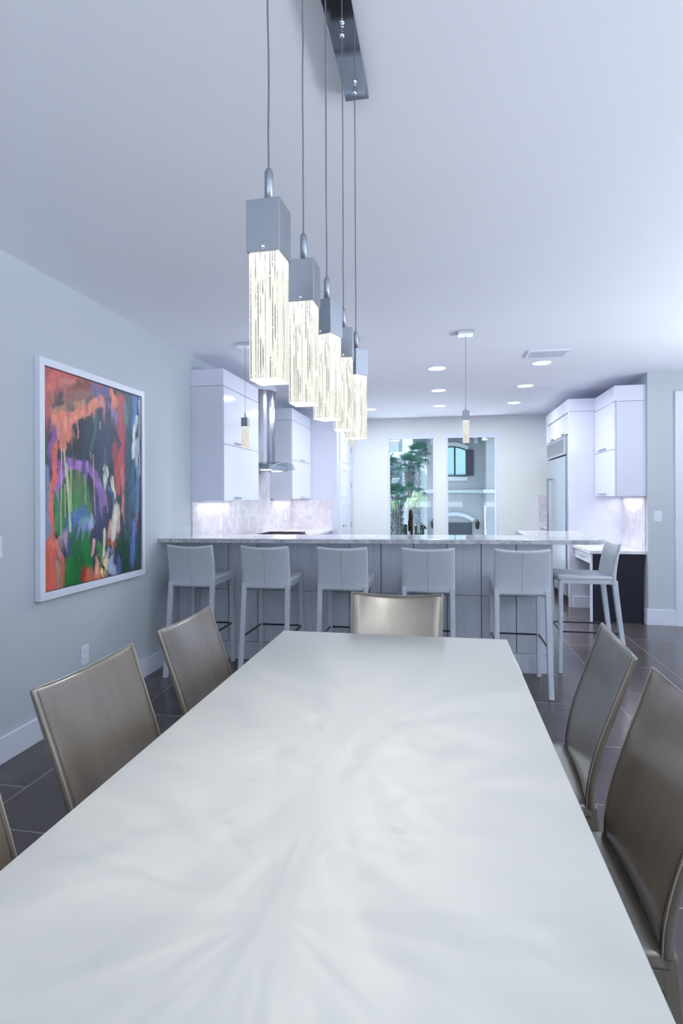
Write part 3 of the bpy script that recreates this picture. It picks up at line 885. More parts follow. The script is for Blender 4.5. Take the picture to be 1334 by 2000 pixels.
def make_canvas():
    nu, nv = 250, 330
    # sketch coordinates of strokes -> canvas (u right, v down) by the inverse of the view's perspective
    src = np.array([(173, 137), (912, 372), (907, 1692), (160, 1875)], float)
    dst = np.array([(0, 0), (1, 0), (1, 1), (0, 1)], float)
    A = []
    for (x, y), (u, v) in zip(src, dst):
        A.append([x, y, 1, 0, 0, 0, -u * x, -u * y]); A.append([0, 0, 0, x, y, 1, -v * x, -v * y])
    h = np.linalg.solve(np.array(A), dst.reshape(-1))
    def tr(p):
        d = h[6] * p[0] + h[7] * p[1] + 1
        return np.array(((h[0] * p[0] + h[1] * p[1] + h[2]) / d * 1.06, (h[3] * p[0] + h[4] * p[1] + h[5]) / d * 1.322))
    U, V = np.meshgrid(np.linspace(0, 1.06, nu), np.linspace(0, 1.322, nv))
    rng = np.random.default_rng(7)
    def smooth_noise(fx_, fy_):
        gx, gy = int(fx_) + 2, int(fy_) + 2
        g = rng.random((gy, gx))
        a = U / 1.06 * (gx - 1.001); b = V / 1.322 * (gy - 1.001)
        i = a.astype(int); j = b.astype(int); s = a - i; q = b - j
        s = s * s * (3 - 2 * s); q = q * q * (3 - 2 * q)
        return (g[j, i] * (1 - s) + g[j, i + 1] * s) * (1 - q) + (g[j + 1, i] * (1 - s) + g[j + 1, i + 1] * s) * q
    def fbm(fx_, fy_):
        return (smooth_noise(fx_, fy_) + .5 * smooth_noise(fx_ * 2, fy_ * 2) + .25 * smooth_noise(fx_ * 4, fy_ * 4)) / 1.75 - .5
    def L(c):
        return np.array(lin(c)[:3])
    img = np.zeros((nv, nu, 3)) + L((52, 66, 82))
    n0 = fbm(9, 5)[..., None]
    img = img * (1 + n0 * .8)
    S = [
     # (points, width px, colour, softness, streak direction 'v'/'h')
     ([(190, 210), (330, 250), (480, 290), (560, 290)], 190, (176, 92, 88), .5, 'h'),
     ([(185, 330), (260, 210), (400, 195)], 60, (216, 108, 98), .5, 'h'),
     ([(300, 250), (420, 280), (520, 270)], 40, (196, 128, 120), .8, 'h'),
     ([(400, 300), (520, 300)], 50, (130, 66, 62), .7, 'h'),
     ([(190, 380), (330, 400), (430, 370), (570, 370)], 70, (140, 104, 92), .7, 'h'),
     ([(290, 350), (280, 450), (340, 470)], 60, (70, 62, 70), .6, 'v'),
     ([(180, 400), (190, 540)], 60, (206, 92, 84), .5, 'v'),
     ([(240, 500), (360, 460), (480, 410)], 46, (190, 140, 116), .5, 'h'),
     ([(185, 560), (190, 690)], 52, (92, 52, 64), .6, 'v'),
     ([(175, 700), (180, 900)], 44, (60, 92, 66), .6, 'v'),
     ([(215, 560), (225, 700), (215, 960)], 40, (84, 62, 104), .6, 'v'),
     # dark arch interior
     ([(420, 640), (440, 800)], 220, (44, 54, 68), .5, 'v'),
     ([(560, 520), (540, 700), (560, 850)], 200, (48, 66, 82), .6, 'v'),
     ([(620, 600), (640, 860)], 130, (58, 74, 102), .7, 'v'),
     ([(560, 500), (560, 640), (530, 760)], 30, (70, 112, 112), .9, 'v'),
     ([(470, 560), (400, 760)], 60, (36, 44, 58), .6, 'v'),
     # right red columns
     ([(770, 400), (775, 560), (740, 760), (750, 960)], 110, (186, 88, 92), .5, 'v'),
     ([(730, 600), (720, 850)], 60, (166, 74, 84), .6, 'v'),
     ([(765, 930), (775, 1080), (770, 1240)], 50, (212, 128, 120), .6, 'v'),
     ([(740, 1000), (730, 1120)], 50, (192, 92, 100), .6, 'v'),
     ([(560, 310), (620, 330), (680, 340)], 70, (104, 96, 148), .7, 'h'),
     ([(690, 350), (720, 410), (700, 450)], 60, (226, 130, 106), .4, 'v'),
     ([(640, 420), (700, 480), (720, 540)], 60, (130, 112, 164), .5, 'v'),
     ([(640, 440), (700, 580), (740, 700), (745, 730)], 46, (62, 64, 88), .4, 'v'),
     # right blue columns
     ([(820, 380), (830, 700), (820, 1000), (810, 1350)], 110, (58, 86, 108), .6, 'v'),
     ([(800, 420), (805, 560)], 40, (70, 130, 140), .8, 'v'),
     ([(868, 380), (862, 600)], 60, (88, 128, 196), .5, 'v'),
     ([(885, 540), (855, 640), (850, 820)], 44, (204, 218, 216), .6, 'v'),
     ([(885, 700), (880, 900)], 36, (168, 190, 204), .7, 'v'),
     ([(885, 920), (875, 1300)], 52, (96, 128, 166), .6, 'v'),
     ([(850, 900), (845, 1200)], 40, (70, 104, 140), .7, 'v'),
     ([(855, 1330), (845, 1660)], 48, (84, 118, 190), .5, 'v'),
     ([(875, 1270), (872, 1410)], 12, (168, 92, 96), .4, 'v'),
     ([(904, 380), (898, 980)], 18, (172, 172, 190), .4, 'v'),
     ([(905, 960), (903, 1160)], 10, (60, 40, 60), .4, 'v'),
     ([(795, 1050), (790, 1420)], 60, (52, 78, 88), .6, 'v'),
     ([(750, 1480), (770, 1560), (775, 1680)], 110, (26, 66, 46), .5, 'v'),
     ([(810, 1400), (800, 1600)], 50, (34, 78, 62), .6, 'v'),
     ([(872, 1560), (860, 1690)], 56, (44, 78, 36), .5, 'v'),
     # inside the arch: greens
     ([(330, 1050), (300, 1250)], 110, (44, 92, 70), .7, 'v'),
     ([(430, 980), (440, 1150), (420, 1260)], 130, (92, 124, 80), .7, 'v'),
     ([(290, 1130), (280, 1380)], 80, (52, 134, 74), .6, 'v'),
     ([(490, 1080), (500, 1260)], 80, (72, 140, 84), .7, 'v'),
     ([(410, 1120), (400, 1260)], 60, (62, 140, 72), .7, 'v'),
     ([(600, 1120), (590, 1420)], 120, (58, 66, 98), .6, 'v'),
     ([(560, 1160), (570, 1300)], 50, (76, 80, 120), .7, 'v'),
     ([(380, 1350), (470, 1300)], 110, (84, 124, 190), .6, 'h'),
     ([(450, 1330), (520, 1330)], 60, (120, 160, 170), .8, 'h'),
     ([(320, 1440), (420, 1400), (490, 1370)], 50, (152, 146, 204), .5, 'h'),
     ([(280, 1480), (340, 1430)], 40, (216, 164, 186), .5, 'h'),
     ([(450, 1480), (480, 1390)], 50, (108, 116, 190), .6, 'v'),
     ([(525, 1290), (530, 1370)], 30, (170, 176, 206), .6, 'v'),
     # purple arch
     ([(255, 1050), (290, 960), (350, 890), (420, 880), (500, 910), (560, 990), (600, 1080), (618, 1170)], 50, (166, 120, 192), .25, 'h'),
     ([(270, 900), (330, 850)], 50, (140, 92, 160), .6, 'h'),
     ([(590, 1060), (620, 1180)], 26, (126, 104, 168), .5, 'v'),
     ([(275, 620), (245, 700), (225, 790)], 44, (144, 92, 164), .4, 'v'),
     # salmon wedge and stroke
     ([(260, 550), (350, 530), (460, 500), (530, 440), (608, 400)], 54, (228, 136, 110), .25, 'h'),
     ([(600, 360), (600, 420)], 24, (232, 140, 116), .3, 'v'),
     ([(320, 560), (320, 640)], 100, (228, 134, 110), .25, 'v'),
     ([(312, 640), (312, 755)], 44, (228, 134, 112), .25, 'v'),
     ([(280, 560), (290, 680)], 40, (214, 126, 112), .4, 'v'),
     # coral line and left edge
     ([(255, 740), (240, 880), (245, 1000), (212, 1090), (216, 1240), (214, 1520)], 34, (228, 112, 92), .3, 'v'),
     ([(178, 930), (182, 1200), (186, 1510)], 44, (126, 142, 168), .4, 'v'),
     ([(205, 1090), (208, 1200)], 14, (236, 120, 96), .3, 'v'),
     # bottom
     ([(205, 1540), (205, 1690), (200, 1850)], 96, (216, 100, 82), .5, 'v'),
     ([(215, 1520), (240, 1500)], 40, (232, 116, 92), .4, 'v'),
     ([(262, 1640), (270, 1830)], 34, (168, 142, 128), .5, 'v'),
     ([(295, 1600), (298, 1800)], 30, (214, 112, 84), .5, 'v'),
     ([(270, 1500), (280, 1580)], 44, (214, 150, 150), .6, 'v'),
     ([(415, 1470), (400, 1600), (380, 1790)], 150, (14, 104, 44), .4, 'v'),
     ([(480, 1440), (495, 1560), (505, 1690)], 70, (24, 124, 54), .4, 'v'),
     ([(350, 1620), (345, 1780)], 50, (30, 130, 50), .6, 'v'),
     ([(365, 1500), (340, 1560)], 40, (70, 84, 120), .6, 'v'),
     ([(545, 1470), (530, 1590)], 22, (228, 172, 162), .3, 'v'),
     ([(480, 1740), (560, 1740), (650, 1690)], 70, (206, 104, 70), .5, 'h'),
     ([(460, 1700), (450, 1790)], 40, (150, 50, 46), .6, 'v'),
     ([(570, 1600), (555, 1720)], 44, (228, 172, 150), .5, 'v'),
     ([(600, 1560), (580, 1520)], 50, (70, 140, 70), .5, 'v'),
     ([(660, 1580), (650, 1690), (690, 1700)], 90, (166, 174, 204), .5, 'v'),
     ([(640, 1600), (600, 1720)], 34, (230, 214, 146), .4, 'v'),
     ([(730, 1640), (735, 1720)], 40, (88, 100, 176), .6, 'v'),
     ([(580, 1600), (605, 1670), (640, 1710), (665, 1750)], 20, (32, 36, 36), .3, 'v'),
     ([(690, 1560), (660, 1600)], 24, (60, 64, 50), .4, 'v'),
     ([(655, 1500), (700, 1490)], 44, (160, 88, 48), .5, 'h'),
     ([(625, 1400), (622, 1500), (615, 1600)], 24, (228, 218, 170), .3, 'v'),
     ([(295, 1490), (300, 1520)], 34, (32, 40, 38), .3, 'v'),
     ([(240, 1420), (246, 1440)], 28, (24, 50, 40), .3, 'v'),
     # cream figures right of the arch
     ([(630, 915), (650, 940), (640, 990)], 36, (220, 224, 206), .3, 'v'),
     ([(625, 990), (630, 1060)], 24, (206, 212, 196), .5, 'v'),
     ([(685, 1000), (700, 1090), (705, 1150)], 34, (224, 222, 200), .4, 'v'),
     ([(645, 1040), (690, 1130), (715, 1200)], 36, (56, 98, 130), .4, 'v'),
     ([(715, 1230), (705, 1340), (695, 1440)], 60, (226, 220, 202), .4, 'v'),
     ([(735, 1280), (730, 1400)], 30, (224, 178, 164), .5, 'v'),
     ([(670, 1330), (660, 1440)], 26, (222, 170, 160), .5, 'v'),
     ([(650, 1140), (660, 1230)], 30, (64, 80, 120), .5, 'v'),
     ([(735, 1220), (740, 1270)], 24, (236, 214, 206), .4, 'v'),
     # drips
     ([(340, 900), (350, 1100), (360, 1390)], 18, (186, 206, 150), .5, 'v'),
     ([(318, 770), (332, 960), (345, 1100)], 9, (200, 200, 160), .4, 'v'),
     ([(372, 930), (370, 1250)], 10, (176, 204, 140), .5, 'v'),
     ([(302, 770), (296, 1050), (290, 1420)], 6, (226, 180, 166), .3, 'v'),
     ([(325, 1040), (322, 1300)], 5, (226, 176, 160), .3, 'v'),
     ([(543, 810), (548, 1000), (553, 1280)], 6, (224, 176, 166), .3, 'v'),
     ([(525, 800), (523, 860)], 6, (160, 170, 150), .4, 'v'),
     ([(420, 560), (432, 640), (428, 690)], 8, (220, 150, 140), .3, 'v'),
     ([(480, 960), (482, 1200)], 5, (210, 190, 150), .4, 'v'),
     ([(395, 850), (396, 1000)], 8, (60, 50, 90), .4, 'v'),
     ([(470, 870), (465, 960)], 26, (86, 84, 130), .5, 'v'),
     ([(640, 1120), (650, 1260)], 6, (220, 160, 150), .3, 'v'),
     ([(600, 560), (600, 610)], 5, (190, 190, 190), .4, 'v'),
    ]
    U0, V0 = U.copy(), V.copy()
    def lay(img, S):
      for pts, w, c, soft, dr in S:
        wa = min(.016, w * .0003 + .002)
        UU = U0 + fbm(10, 10) * wa * 1.6 + fbm(44, 30) * wa * .8; VV = V0 + fbm(12, 8) * wa * 3.2 + fbm(80, 6) * wa * (5.0 if dr == 'v' else 1.2)
        P = [tr(p) for p in pts]
        k = 1.06 / 740 * (1.18 - .30 * (pts[0][0] - 170) / 740) * 1.0
        r = w * k / 2 * (1.0 if dr == 'h' else 1.0)
        D = np.full(U.shape, 9.0)
        for a, b in zip(P, P[1:]):
            d = b - a; L2 = max(d @ d, 1e-9)
            tt = np.clip(((UU - a[0]) * d[0] + (VV - a[1]) * d[1]) / L2, 0, 1)
            D = np.minimum(D, np.hypot(UU - a[0] - tt * d[0], VV - a[1] - tt * d[1]))
        rag = fbm(14, 12)
        stv = fbm(70, 5) if dr == 'v' else fbm(7, 60)
        e = D + (rag * .9 + stv * .8) * r * (.35 + soft * .6)
        mk = np.clip((r - e) / (r * (.12 + soft * .55)), 0, 1)
        mk = mk * np.clip(1.1 - soft * .25 + stv * .5, 0, 1)
        tone = 1 + stv * .35 + rag * .25
        cc = L(c)[None, None, :] * tone[..., None]
        img = img * (1 - mk[..., None]) + cc * mk[..., None]
      return img
    nd = next(i for i, q in enumerate(S) if q[1] == 18 and q[0][0] == (340, 900))
    img = lay(img, S[:nd])
    # short dragged brush marks picking up nearby paint
    du, dv = 1.06 / (nu - 1), 1.322 / (nv - 1)
    for k in range(800):
        i0 = int(rng.integers(4, nu - 4)); j0 = int(rng.integers(4, nv - 4))
        ln = int(rng.integers(8, 34)); hw = rng.uniform(1.0, 4.5); lean = rng.normal(0, .22)
        c = img[j0, i0].copy() * rng.uniform(.82, 1.22) + rng.uniform(0, .018)
        ja, jb = max(0, j0 - 2), min(nv, j0 + ln)
        jj, ii = np.mgrid[ja:jb, max(0, i0 - 14):min(nu, i0 + 15)]
        s_ = (jj - j0) / ln
        e = np.abs(ii - i0 - lean * (jj - j0)) + (rng.random(ii.shape) - .5) * 1.2
        m_ = np.clip(hw * (1 - .5 * np.clip(s_, 0, 1)) - e + .5, 0, 1) * np.clip(1.15 - s_, 0, 1) * rng.uniform(.35, .9)
        blk = img[ja:jb, max(0, i0 - 14):min(nu, i0 + 15)]
        blk[:] = blk * (1 - m_[..., None]) + c * m_[..., None]
    img = lay(img, S[nd:])
    fine = fbm(120, 10)[..., None] * .25 + fbm(40, 60)[..., None] * .2
    img = np.clip(img * (1 + fine), 0, 1)
    bm = bmesh.new()
    X = LX + .030
    Yc = np.linspace(ca, cb, nu); Zc = np.linspace(ze, zd, nv)
    me = bpy.data.meshes.new('canvas')
    verts = [(X - LX, float(y) - 3.43, float(z) - .82) for z in Zc for y in Yc]
    faces = [(j * nu + i, (j + 1) * nu + i, (j + 1) * nu + i + 1, j * nu + i + 1) for j in range(nv - 1) for i in range(nu - 1)]
    nb = len(verts)
    # sides and back so that the canvas has its real thickness
    border = [i for i in range(nu)] + [j * nu + nu - 1 for j in range(1, nv)] + [(nv - 1) * nu + i for i in range(nu - 2, -1, -1)] + [j * nu for j in range(nv - 2, 0, -1)]
    back = {}
    for b in border:
        v = verts[b]; back[b] = len(verts); verts.append((.012, v[1], v[2]))
    for a, b in zip(border, border[1:] + border[:1]):
        faces.append((a, b, back[b], back[a]))
    me.from_pydata(verts, [], faces)
    at = me.attributes.new('paint', 'FLOAT_COLOR', 'POINT')
    data = np.ones((len(verts), 4), np.float32)
    data[:nb, :3] = img.reshape(-1, 3)
    for b in border:
        data[back[b], :3] = data[b, :3]
    at.data.foreach_set('color', data.reshape(-1))
    t = NT('painted_canvas')
    an = t.n('ShaderNodeAttribute'); an.attribute_name = 'paint'
    f = t.noise(t.coords((1, 6, 1)), 60, 3)
    t.bsdf(an.outputs['Color'], .42, spec=.4, bump=f, bstr=.15)
    me.materials.append(t.m)
    o = bpy.data.objects.new('canvas', me); COL.objects.link(o); o.parent = pa
make_canvas()

# ------------------------------------------------------------------ outside the kitchen windows
GZ = -3.0
g_ = MB().box(-40, 40, 9.9, 70, GZ - .2, GZ)
tag(struct('ground', g_, M['ground'], label='paved street below the windows'), 'paved street below the windows', 'ground')

gb = thing('grey_building', (4, 26, GZ), 'grey stucco building with arched window across the street', 'building')
MB().box(-.68, 12, 24, 34, GZ, 3.80).build('wall', M['stucco'], gb)
MB().box(1.66, 12, 22.6, 24, GZ, 3.78).build('wing', M['stucco'], gb)
MB().box(-1.28, 12.6, 22.1, 34.6, 3.80, 4.10).build('eave', M['soffit'], gb)
MB().box(-.80, 1.66, 23.88, 24, 1.50, 1.65).box(1.54, 12, 22.48, 22.6, 1.50, 1.65).box(1.54, 1.66, 22.6, 23.88, 1.50, 1.65).box(-.80, -.68, 24, 34, 1.50, 1.65).build('band', M['stucco_trim'], gb, .02)

def arch(cx, zc_, half, rise, th, y0, y1):
    """curved trim: outer minus inner arc over an opening of the given half width"""
    R = (half * half + rise * rise) / (2 * rise)
    zo = zc_ + rise - R
    a0 = math.asin(half / R)
    rr = []
    for i in range(17):
        a = -a0 + 2 * a0 * i / 16
        s, c = math.sin(a), math.cos(a)
        rr.append([(cx + R * s, y0, zo + R * c), (cx + (R + th) * s, y0, zo + (R + th) * c), (cx + (R + th) * s, y1, zo + (R + th) * c), (cx + R * s, y1, zo + R * c)])
    return MB().rings(rr)
wcx = .34
arch(wcx, 3.32, .64, .17, .16, 23.86, 24.0).build('window_arch', M['stucco_trim'], gb)
fr_ = MB()
R = (.62 ** 2 + .16 ** 2) / (2 * .16); zo = 3.32 + .16 - R
pl = [(wcx - .62, 2.24), (wcx + .62, 2.24)] + [(wcx + R * math.sin(a), zo + R * math.cos(a)) for a in [math.asin(.62 / R) * (1 - 2 * i / 12) for i in range(13)]]
fr_.rings([[(x, 23.96, z) for x, z in pl], [(x, 23.995, z) for x, z in pl]])
wn = fr_.build('window', M['sash'], gb)
pl2 = [(wcx + (x - wcx) * .93, 2.86 + (z - 2.86) * .93) for x, z in pl]
def clip(poly, xa, xb):
    out = []
    for i in range(len(poly)):
        p, q = poly[i], poly[(i + 1) % len(poly)]
        if xa <= p[0] <= xb: out.append(p)
        for xx in (xa, xb):
            if (p[0] - xx) * (q[0] - xx) < 0:
                tt = (xx - p[0]) / (q[0] - p[0]); out.append((xx, p[1] + (q[1] - p[1]) * tt))
    cx = sum(p[0] for p in out) / len(out); cz = sum(p[1] for p in out) / len(out)
    return sorted(out, key=lambda p: math.atan2(p[1] - cz, p[0] - cx))
for xa, xb in ((wcx - .58, wcx + .10), (wcx + .17, wcx + .58)):
    pp = clip(pl2, xa, xb)
    MB().rings([[(x, 23.945, z) for x, z in pp], [(x, 23.962, z) for x, z in pp]]).build('pane', M['mirror_pane'], wn)
MB().box(wcx + .64, wcx + .90, 23.90, 23.99, 2.24, 3.32).build('shutter', M['shutter'], gb, .01)
MB().box(wcx - .66, wcx + .66, 23.84, 24, 2.03, 2.19).build('sill', M['stucco_trim'], gb, .02)
arch(.46, .32, .73, .24, .15, 23.86, 24).build('garage_arch', M['stucco_trim'], gb)
MB().box(-.25, 1.17, 23.93, 23.995, GZ, .27).build('garage_door', M['garage'], gb)
def lantern(x, y, z, lb):
    o = thing('wall_lantern', (x, y, z), lb, 'wall lantern', world=False)
    MB().bar((0, 0, .12), (0, -.16, .12), .03, .03).build('bracket', M['black'], o)
    MB().lathe([(.02, -.16), (.07, -.10), (.09, .10), (.10, .12), (.03, .20), (.01, .26)], (0, -.17, -.02), 8).build('lantern_body', M['black'], o)
    MB().lathe([(.055, -.07), (.075, .07)], (0, -.17, -.02), 8)
    return o
lantern(1.385, 23.999, .18, 'black wall lantern right of the garage arch across the street')
lantern(-.44, 23.999, .20, 'black wall lantern at the corner seen through the left window')
for x, y in ((1.30, 23.6), (1.52, 22.4), (-.50, 23.7)):
    fl = MB().box(x - .09, x + .09, y - .06, y + .06, 3.75, 3.80).build('floodlight', M['stucco_trim'], gb, .01)
    MB().lathe([(.05, 0), (.075, -.10), (.085, -.20)], (x + .05, y - .02, 3.75), 12).build('lamp_head', M['stucco_trim'], fl)

wb = thing('white_building', (-2.6, 36.5, GZ), 'bright white building with balconies behind the palms', 'building', world=False)
wb.rotation_euler = (0, 0, -.36); wb.scale = (1.14, 1.14, 1.14)
MB().box(-9, .0, 0, 8, 0, 9).box(-.001, 2.6, 0, 1.2, 0, 9).build('wall', M['white_house'], wb)
for x0_, x1_, z0_, z1_ in ((.60, 1.20, 4.38, 5.30), (.60, 1.20, 2.2, 3.3), (-.9, -.1, 2.2, 3.6), (.60, 1.20, 6.6, 7.5)):
    w_ = MB().box(x0_, x1_, -.06, .0, z0_, z1_).build('window', M['stucco_trim'], wb)
    for za_, zb_ in ((z0_ + .05, (z0_ + z1_) / 2 - .02), ((z0_ + z1_) / 2 + .02, z1_ - .05)):
        MB().box(x0_ + .05, x1_ - .05, -.07, -.06, za_, zb_).build('pane', M['house_pane'], w_)
for zf in (4.05, 6.15):
    sl = MB().box(-6, .40, -1.3, 0, zf - .18, zf).build('balcony_slab', M['stucco_trim'], wb)
    m = MB()
    for i in range(66):
        m.box(-6 + i * .0965, -6 + i * .0965 + .032, -1.28, -1.25, zf, zf + .74)
    m.box(-6, .40, -1.3, -1.23, zf + .74, zf + .80)
    m.build('railing', M['stucco_trim'], sl)
MB().box(-6, -.05, -.02, -.005, 6.4, 7.9).build('shaded_door', M['house_pane'], wb)
MB().box(-6, -.05, -.02, -.005, 4.2, 5.8).build('shaded_door', M['house_pane'], wb)

def palm(loc, h, r0, r1, booted, nf, rad, lb, pale, seed, tilt=0, sagdir=0):
    rnd = random.Random(seed)
    o = thing('palm_tree', loc, lb, 'palm tree', 'fan palms across the street', world=False)
    tr_ = MB()
    prof = [(r0 * 1.15, 0), (r0, .3)] + [(r0 + (r1 - r0) * k / 8, .3 + (h - .3) * k / 8) for k in range(1, 9)]
    tr_.lathe(prof, n=12)
    tk = tr_.build('trunk', M['trunk'], o, smooth=True)
    bt = MB()
    z = booted[0]
    i = 0
    while z < booted[1]:
        rr_ = r0 + (r1 - r0) * min(z / h, 1)
        for k in range(7):
            a = 2 * PI * (k + .5 * (i % 2)) / 7
            c, s = math.cos(a), math.sin(a)
            side = 1 if (k + i) % 2 else -1
            p = Vector((c * rr_ * .95, s * rr_ * .95, z))
            q = Vector((c * (rr_ + .10), s * (rr_ + .10), z + .20)) + Vector((-s, c, 0)) * .07 * side
            bt.bar(p, q, .085, .03, (c, s, 0), .045, .018)
        z += .12; i += 1
    bt.build('leaf_bases', M['boots'], tk)
    def fan(mb, base, d, ln, spread, droop, n=22):
        d = d.normalized()
        side = d.cross(Vector((0, 0, 1)))
        if side.length < .1: side = Vector((1, 0, 0))
        side.normalize(); nrm = side.cross(d).normalized()
        hub = base + d * ln * .45
        mb.bar(base, hub, .028, .014, nrm, .016, .01)
        for j in range(n):
            a = spread * (-1 + 2 * j / (n - 1))
            dd = d * math.cos(a) + side * math.sin(a)
            l = ln * (.62 + .12 * math.cos(a)) * rnd.uniform(.85, 1.05)
            w = side * math.cos(a) - d * math.sin(a)
            m1 = hub + dd * l * .55 + nrm * .03
            tip = hub + dd * l - Vector((0, 0, droop * l * rnd.uniform(.5, 1.1)))
            ww = .015
            a_ = mb.bm.verts.new(hub); b_ = mb.bm.verts.new(m1 - w * ww); c_ = mb.bm.verts.new(tip); e_ = mb.bm.verts.new(m1 + w * ww)
            f_ = mb.bm.verts.new(m1 - nrm * .012)
            mb.bm.faces.new((a_, b_, f_)); mb.bm.faces.new((b_, c_, f_)); mb.bm.faces.new((c_, e_, f_)); mb.bm.faces.new((e_, a_, f_))
    cr = MB()
    for k in range(nf):
        az = k * 2.39996 + rnd.uniform(-.2, .2)
        el = math.radians(80 - 110 * (k / nf) + rnd.uniform(-10, 10))
        d = Vector((math.cos(az) * math.cos(el) + tilt, math.sin(az) * math.cos(el), math.sin(el)))
        fan(cr, Vector((0, 0, h)), d, rad * rnd.uniform(.85, 1.1), 1.45, .18 + .4 * (k / nf))
    cr.build('crown', M['frond'], o)
    if pale:
        pm = MB()
        for d in pale:
            fan(pm, Vector((0, 0, h)), Vector(d), rad * 1.0, 1.05, 1.0, 17)
        pm.build('pale_fronds', M['frond_light'], o)
    return o
palm((-1.24, 21.0, GZ), 5.45, .085, .10, (4.75, 5.5), 13, .60, 'tall palm with thick scaly neck in the left window', None, 3)
palm((-.97, 22.3, GZ), 6.02, .06, .05, (5.6, 6.0), 12, .58, 'slim palm with its tuft beside the tall palm', None, 5)
palm((-1.58, 19.4, GZ), 4.33, .14, .12, (2.6, 4.3), 13, .62, 'lower palm with lattice patterned trunk in the left window', [(-.8, -.5, -.3), (-.4, -.8, -.3)], 8)
palm((-.98, 18.0, GZ), 4.44, .07, .07, (4.0, 4.4), 7, .55, 'small palm with pale drooping fans behind the faucet', [(.45, -.7, .10), (.1, -.8, -.3), (.75, -.5, -.1)], 12)
palm((-2.22, 22.3, GZ), 5.45, .12, .11, (4.6, 5.4), 13, .72, 'dark palm cut by the left edge of the left window', None, 15)

hm = MB()
rnd = random.Random(2)
for i in range(1500):
    c = Vector((rnd.uniform(-3.4, -.75), rnd.uniform(23.2, 23.9), rnd.uniform(GZ, .30)))
    c.z = min(c.z, .15 + .2 * mnoise.noise(Vector((c.x * 2.5, c.y * 2, 0))))
    a = Vector((rnd.uniform(-1, 1), rnd.uniform(-1, 1), rnd.uniform(-.3, 1))).normalized() * .16
    b = a.orthogonal().normalized() * .06
    q = [hm.bm.verts.new(c - a), hm.bm.verts.new(c + b), hm.bm.verts.new(c + a), hm.bm.verts.new(c - b)]
    hm.bm.faces.new(q)
hm.box(-3.4, -.8, 23.3, 23.85, GZ, .1)
tag(hm.build('clipped_hedge', M['hedge']), 'dark green hedge at the foot of the white building', 'hedge')

# ------------------------------------------------------------------ light
def area(name, loc, rot, sx, sy, w, col, spread=PI, shape='RECTANGLE'):
    l = bpy.data.lights.new(name, 'AREA'); l.shape = shape; l.size = sx; l.size_y = sy
    l.energy = w; l.color = col; l.spread = spread
    o = bpy.data.objects.new(name, l); COL.objects.link(o); o.location = loc; o.rotation_euler = rot
    return o
DAY = (.905, .925, 1.0)
for a, b in bw:
    area('added_daylight_back', ((a + b) / 2, BY - .25, 1.65), (PI / 2, 0, 0), b - a, 1.5, 2, DAY)  # area lamp added outside the back window, stands in for daylight
    area('added_uplight_back', ((a + b) / 2, BY - .8, .75), (PI * .5 + math.radians(48), 0, 0), b - a, 1.2, 100, DAY, math.radians(115))  # added uplight that brightens the ceiling, there is no patio
for a, b in rw:
    area('added_daylight_right', (RX + .25, (a + b) / 2, 1.65), (PI / 2, 0, PI / 2), b - a, 1.5, 4, DAY)  # added lamp in place of daylight from the right
    area('added_uplight_right', (RX + .8, (a + b) / 2, .75), (PI * .5 + math.radians(48), 0, PI / 2), b - a, 1.2, 240, DAY, math.radians(115))  # second set of added uplights, aimed at the ceiling from the right
for a, b in wx:
    area('added_uplight_far', ((a + b) / 2, FY + .75, .10), (PI * .5 + math.radians(50), 0, PI), b - a, .9, 10, DAY, math.radians(115))  # uplight added below the far windows to lift the kitchen ceiling
for x, y, lb in cans:
    area('can_light', (x, y, H - .0048), (0, 0, 0), .165, .165, 10, (.90, .95, 1.0), PI, 'DISK')
def crystal_lamp(y, w):
    l = bpy.data.lights.new('pendant_lamp', 'SPOT'); l.energy = w; l.spot_size = math.radians(158); l.spot_blend = 1.0; l.shadow_soft_size = .004; l.color = (1, .98, .91)
    l.use_nodes = True
    t = l.node_tree; N_ = t.nodes
    em = next(n for n in N_ if n.type == 'EMISSION')
    tc = N_.new('ShaderNodeTexCoord'); sp = N_.new('ShaderNodeSeparateXYZ'); t.links.new(tc.outputs['Normal'], sp.inputs[0])
    at = N_.new('ShaderNodeMath'); at.operation = 'ARCTAN2'; t.links.new(sp.outputs['Y'], at.inputs[0]); t.links.new(sp.outputs['X'], at.inputs[1])
    si = N_.new('ShaderNodeMath'); si.operation = 'SINE'; t.links.new(at.outputs[0], si.inputs[0])
    cs = N_.new('ShaderNodeMath'); cs.operation = 'COSINE'; t.links.new(at.outputs[0], cs.inputs[0])
    cb = N_.new('ShaderNodeCombineXYZ'); t.links.new(si.outputs[0], cb.inputs[0]); t.links.new(cs.outputs[0], cb.inputs[1]); t.links.new(sp.outputs['Z'], cb.inputs[2])
    mp_ = N_.new('ShaderNodeMapping'); mp_.inputs['Scale'].default_value = (4.5, 4.5, 2.0); mp_.inputs['Location'].default_value = (y * 7, 0, 0)
    t.links.new(cb.outputs[0], mp_.inputs['Vector'])
    ns = N_.new('ShaderNodeTexNoise'); ns.inputs['Scale'].default_value = 1.6; ns.inputs['Detail'].default_value = 3
    t.links.new(mp_.outputs[0], ns.inputs['Vector'])
    mr = N_.new('ShaderNodeMapRange'); mr.inputs['From Min'].default_value = .35; mr.inputs['From Max'].default_value = .65
    mr.inputs['To Min'].default_value = .55; mr.inputs['To Max'].default_value = 1.45
    t.links.new(ns.outputs['Fac'], mr.inputs['Value']); t.links.new(mr.outputs[0], em.inputs['Strength'])
    o = bpy.data.objects.new('pendant_lamp', l); COL.objects.link(o); o.location = (PX, y, 1.597)
for y in (.856, 1.081, 1.306, 1.531, 1.756):
    crystal_lamp(y, 3.6)
area('under_cabinet', (-2.24, 5.40, 1.362), (0, 0, 0), .05, .8, 1.0, (1, .97, .93))
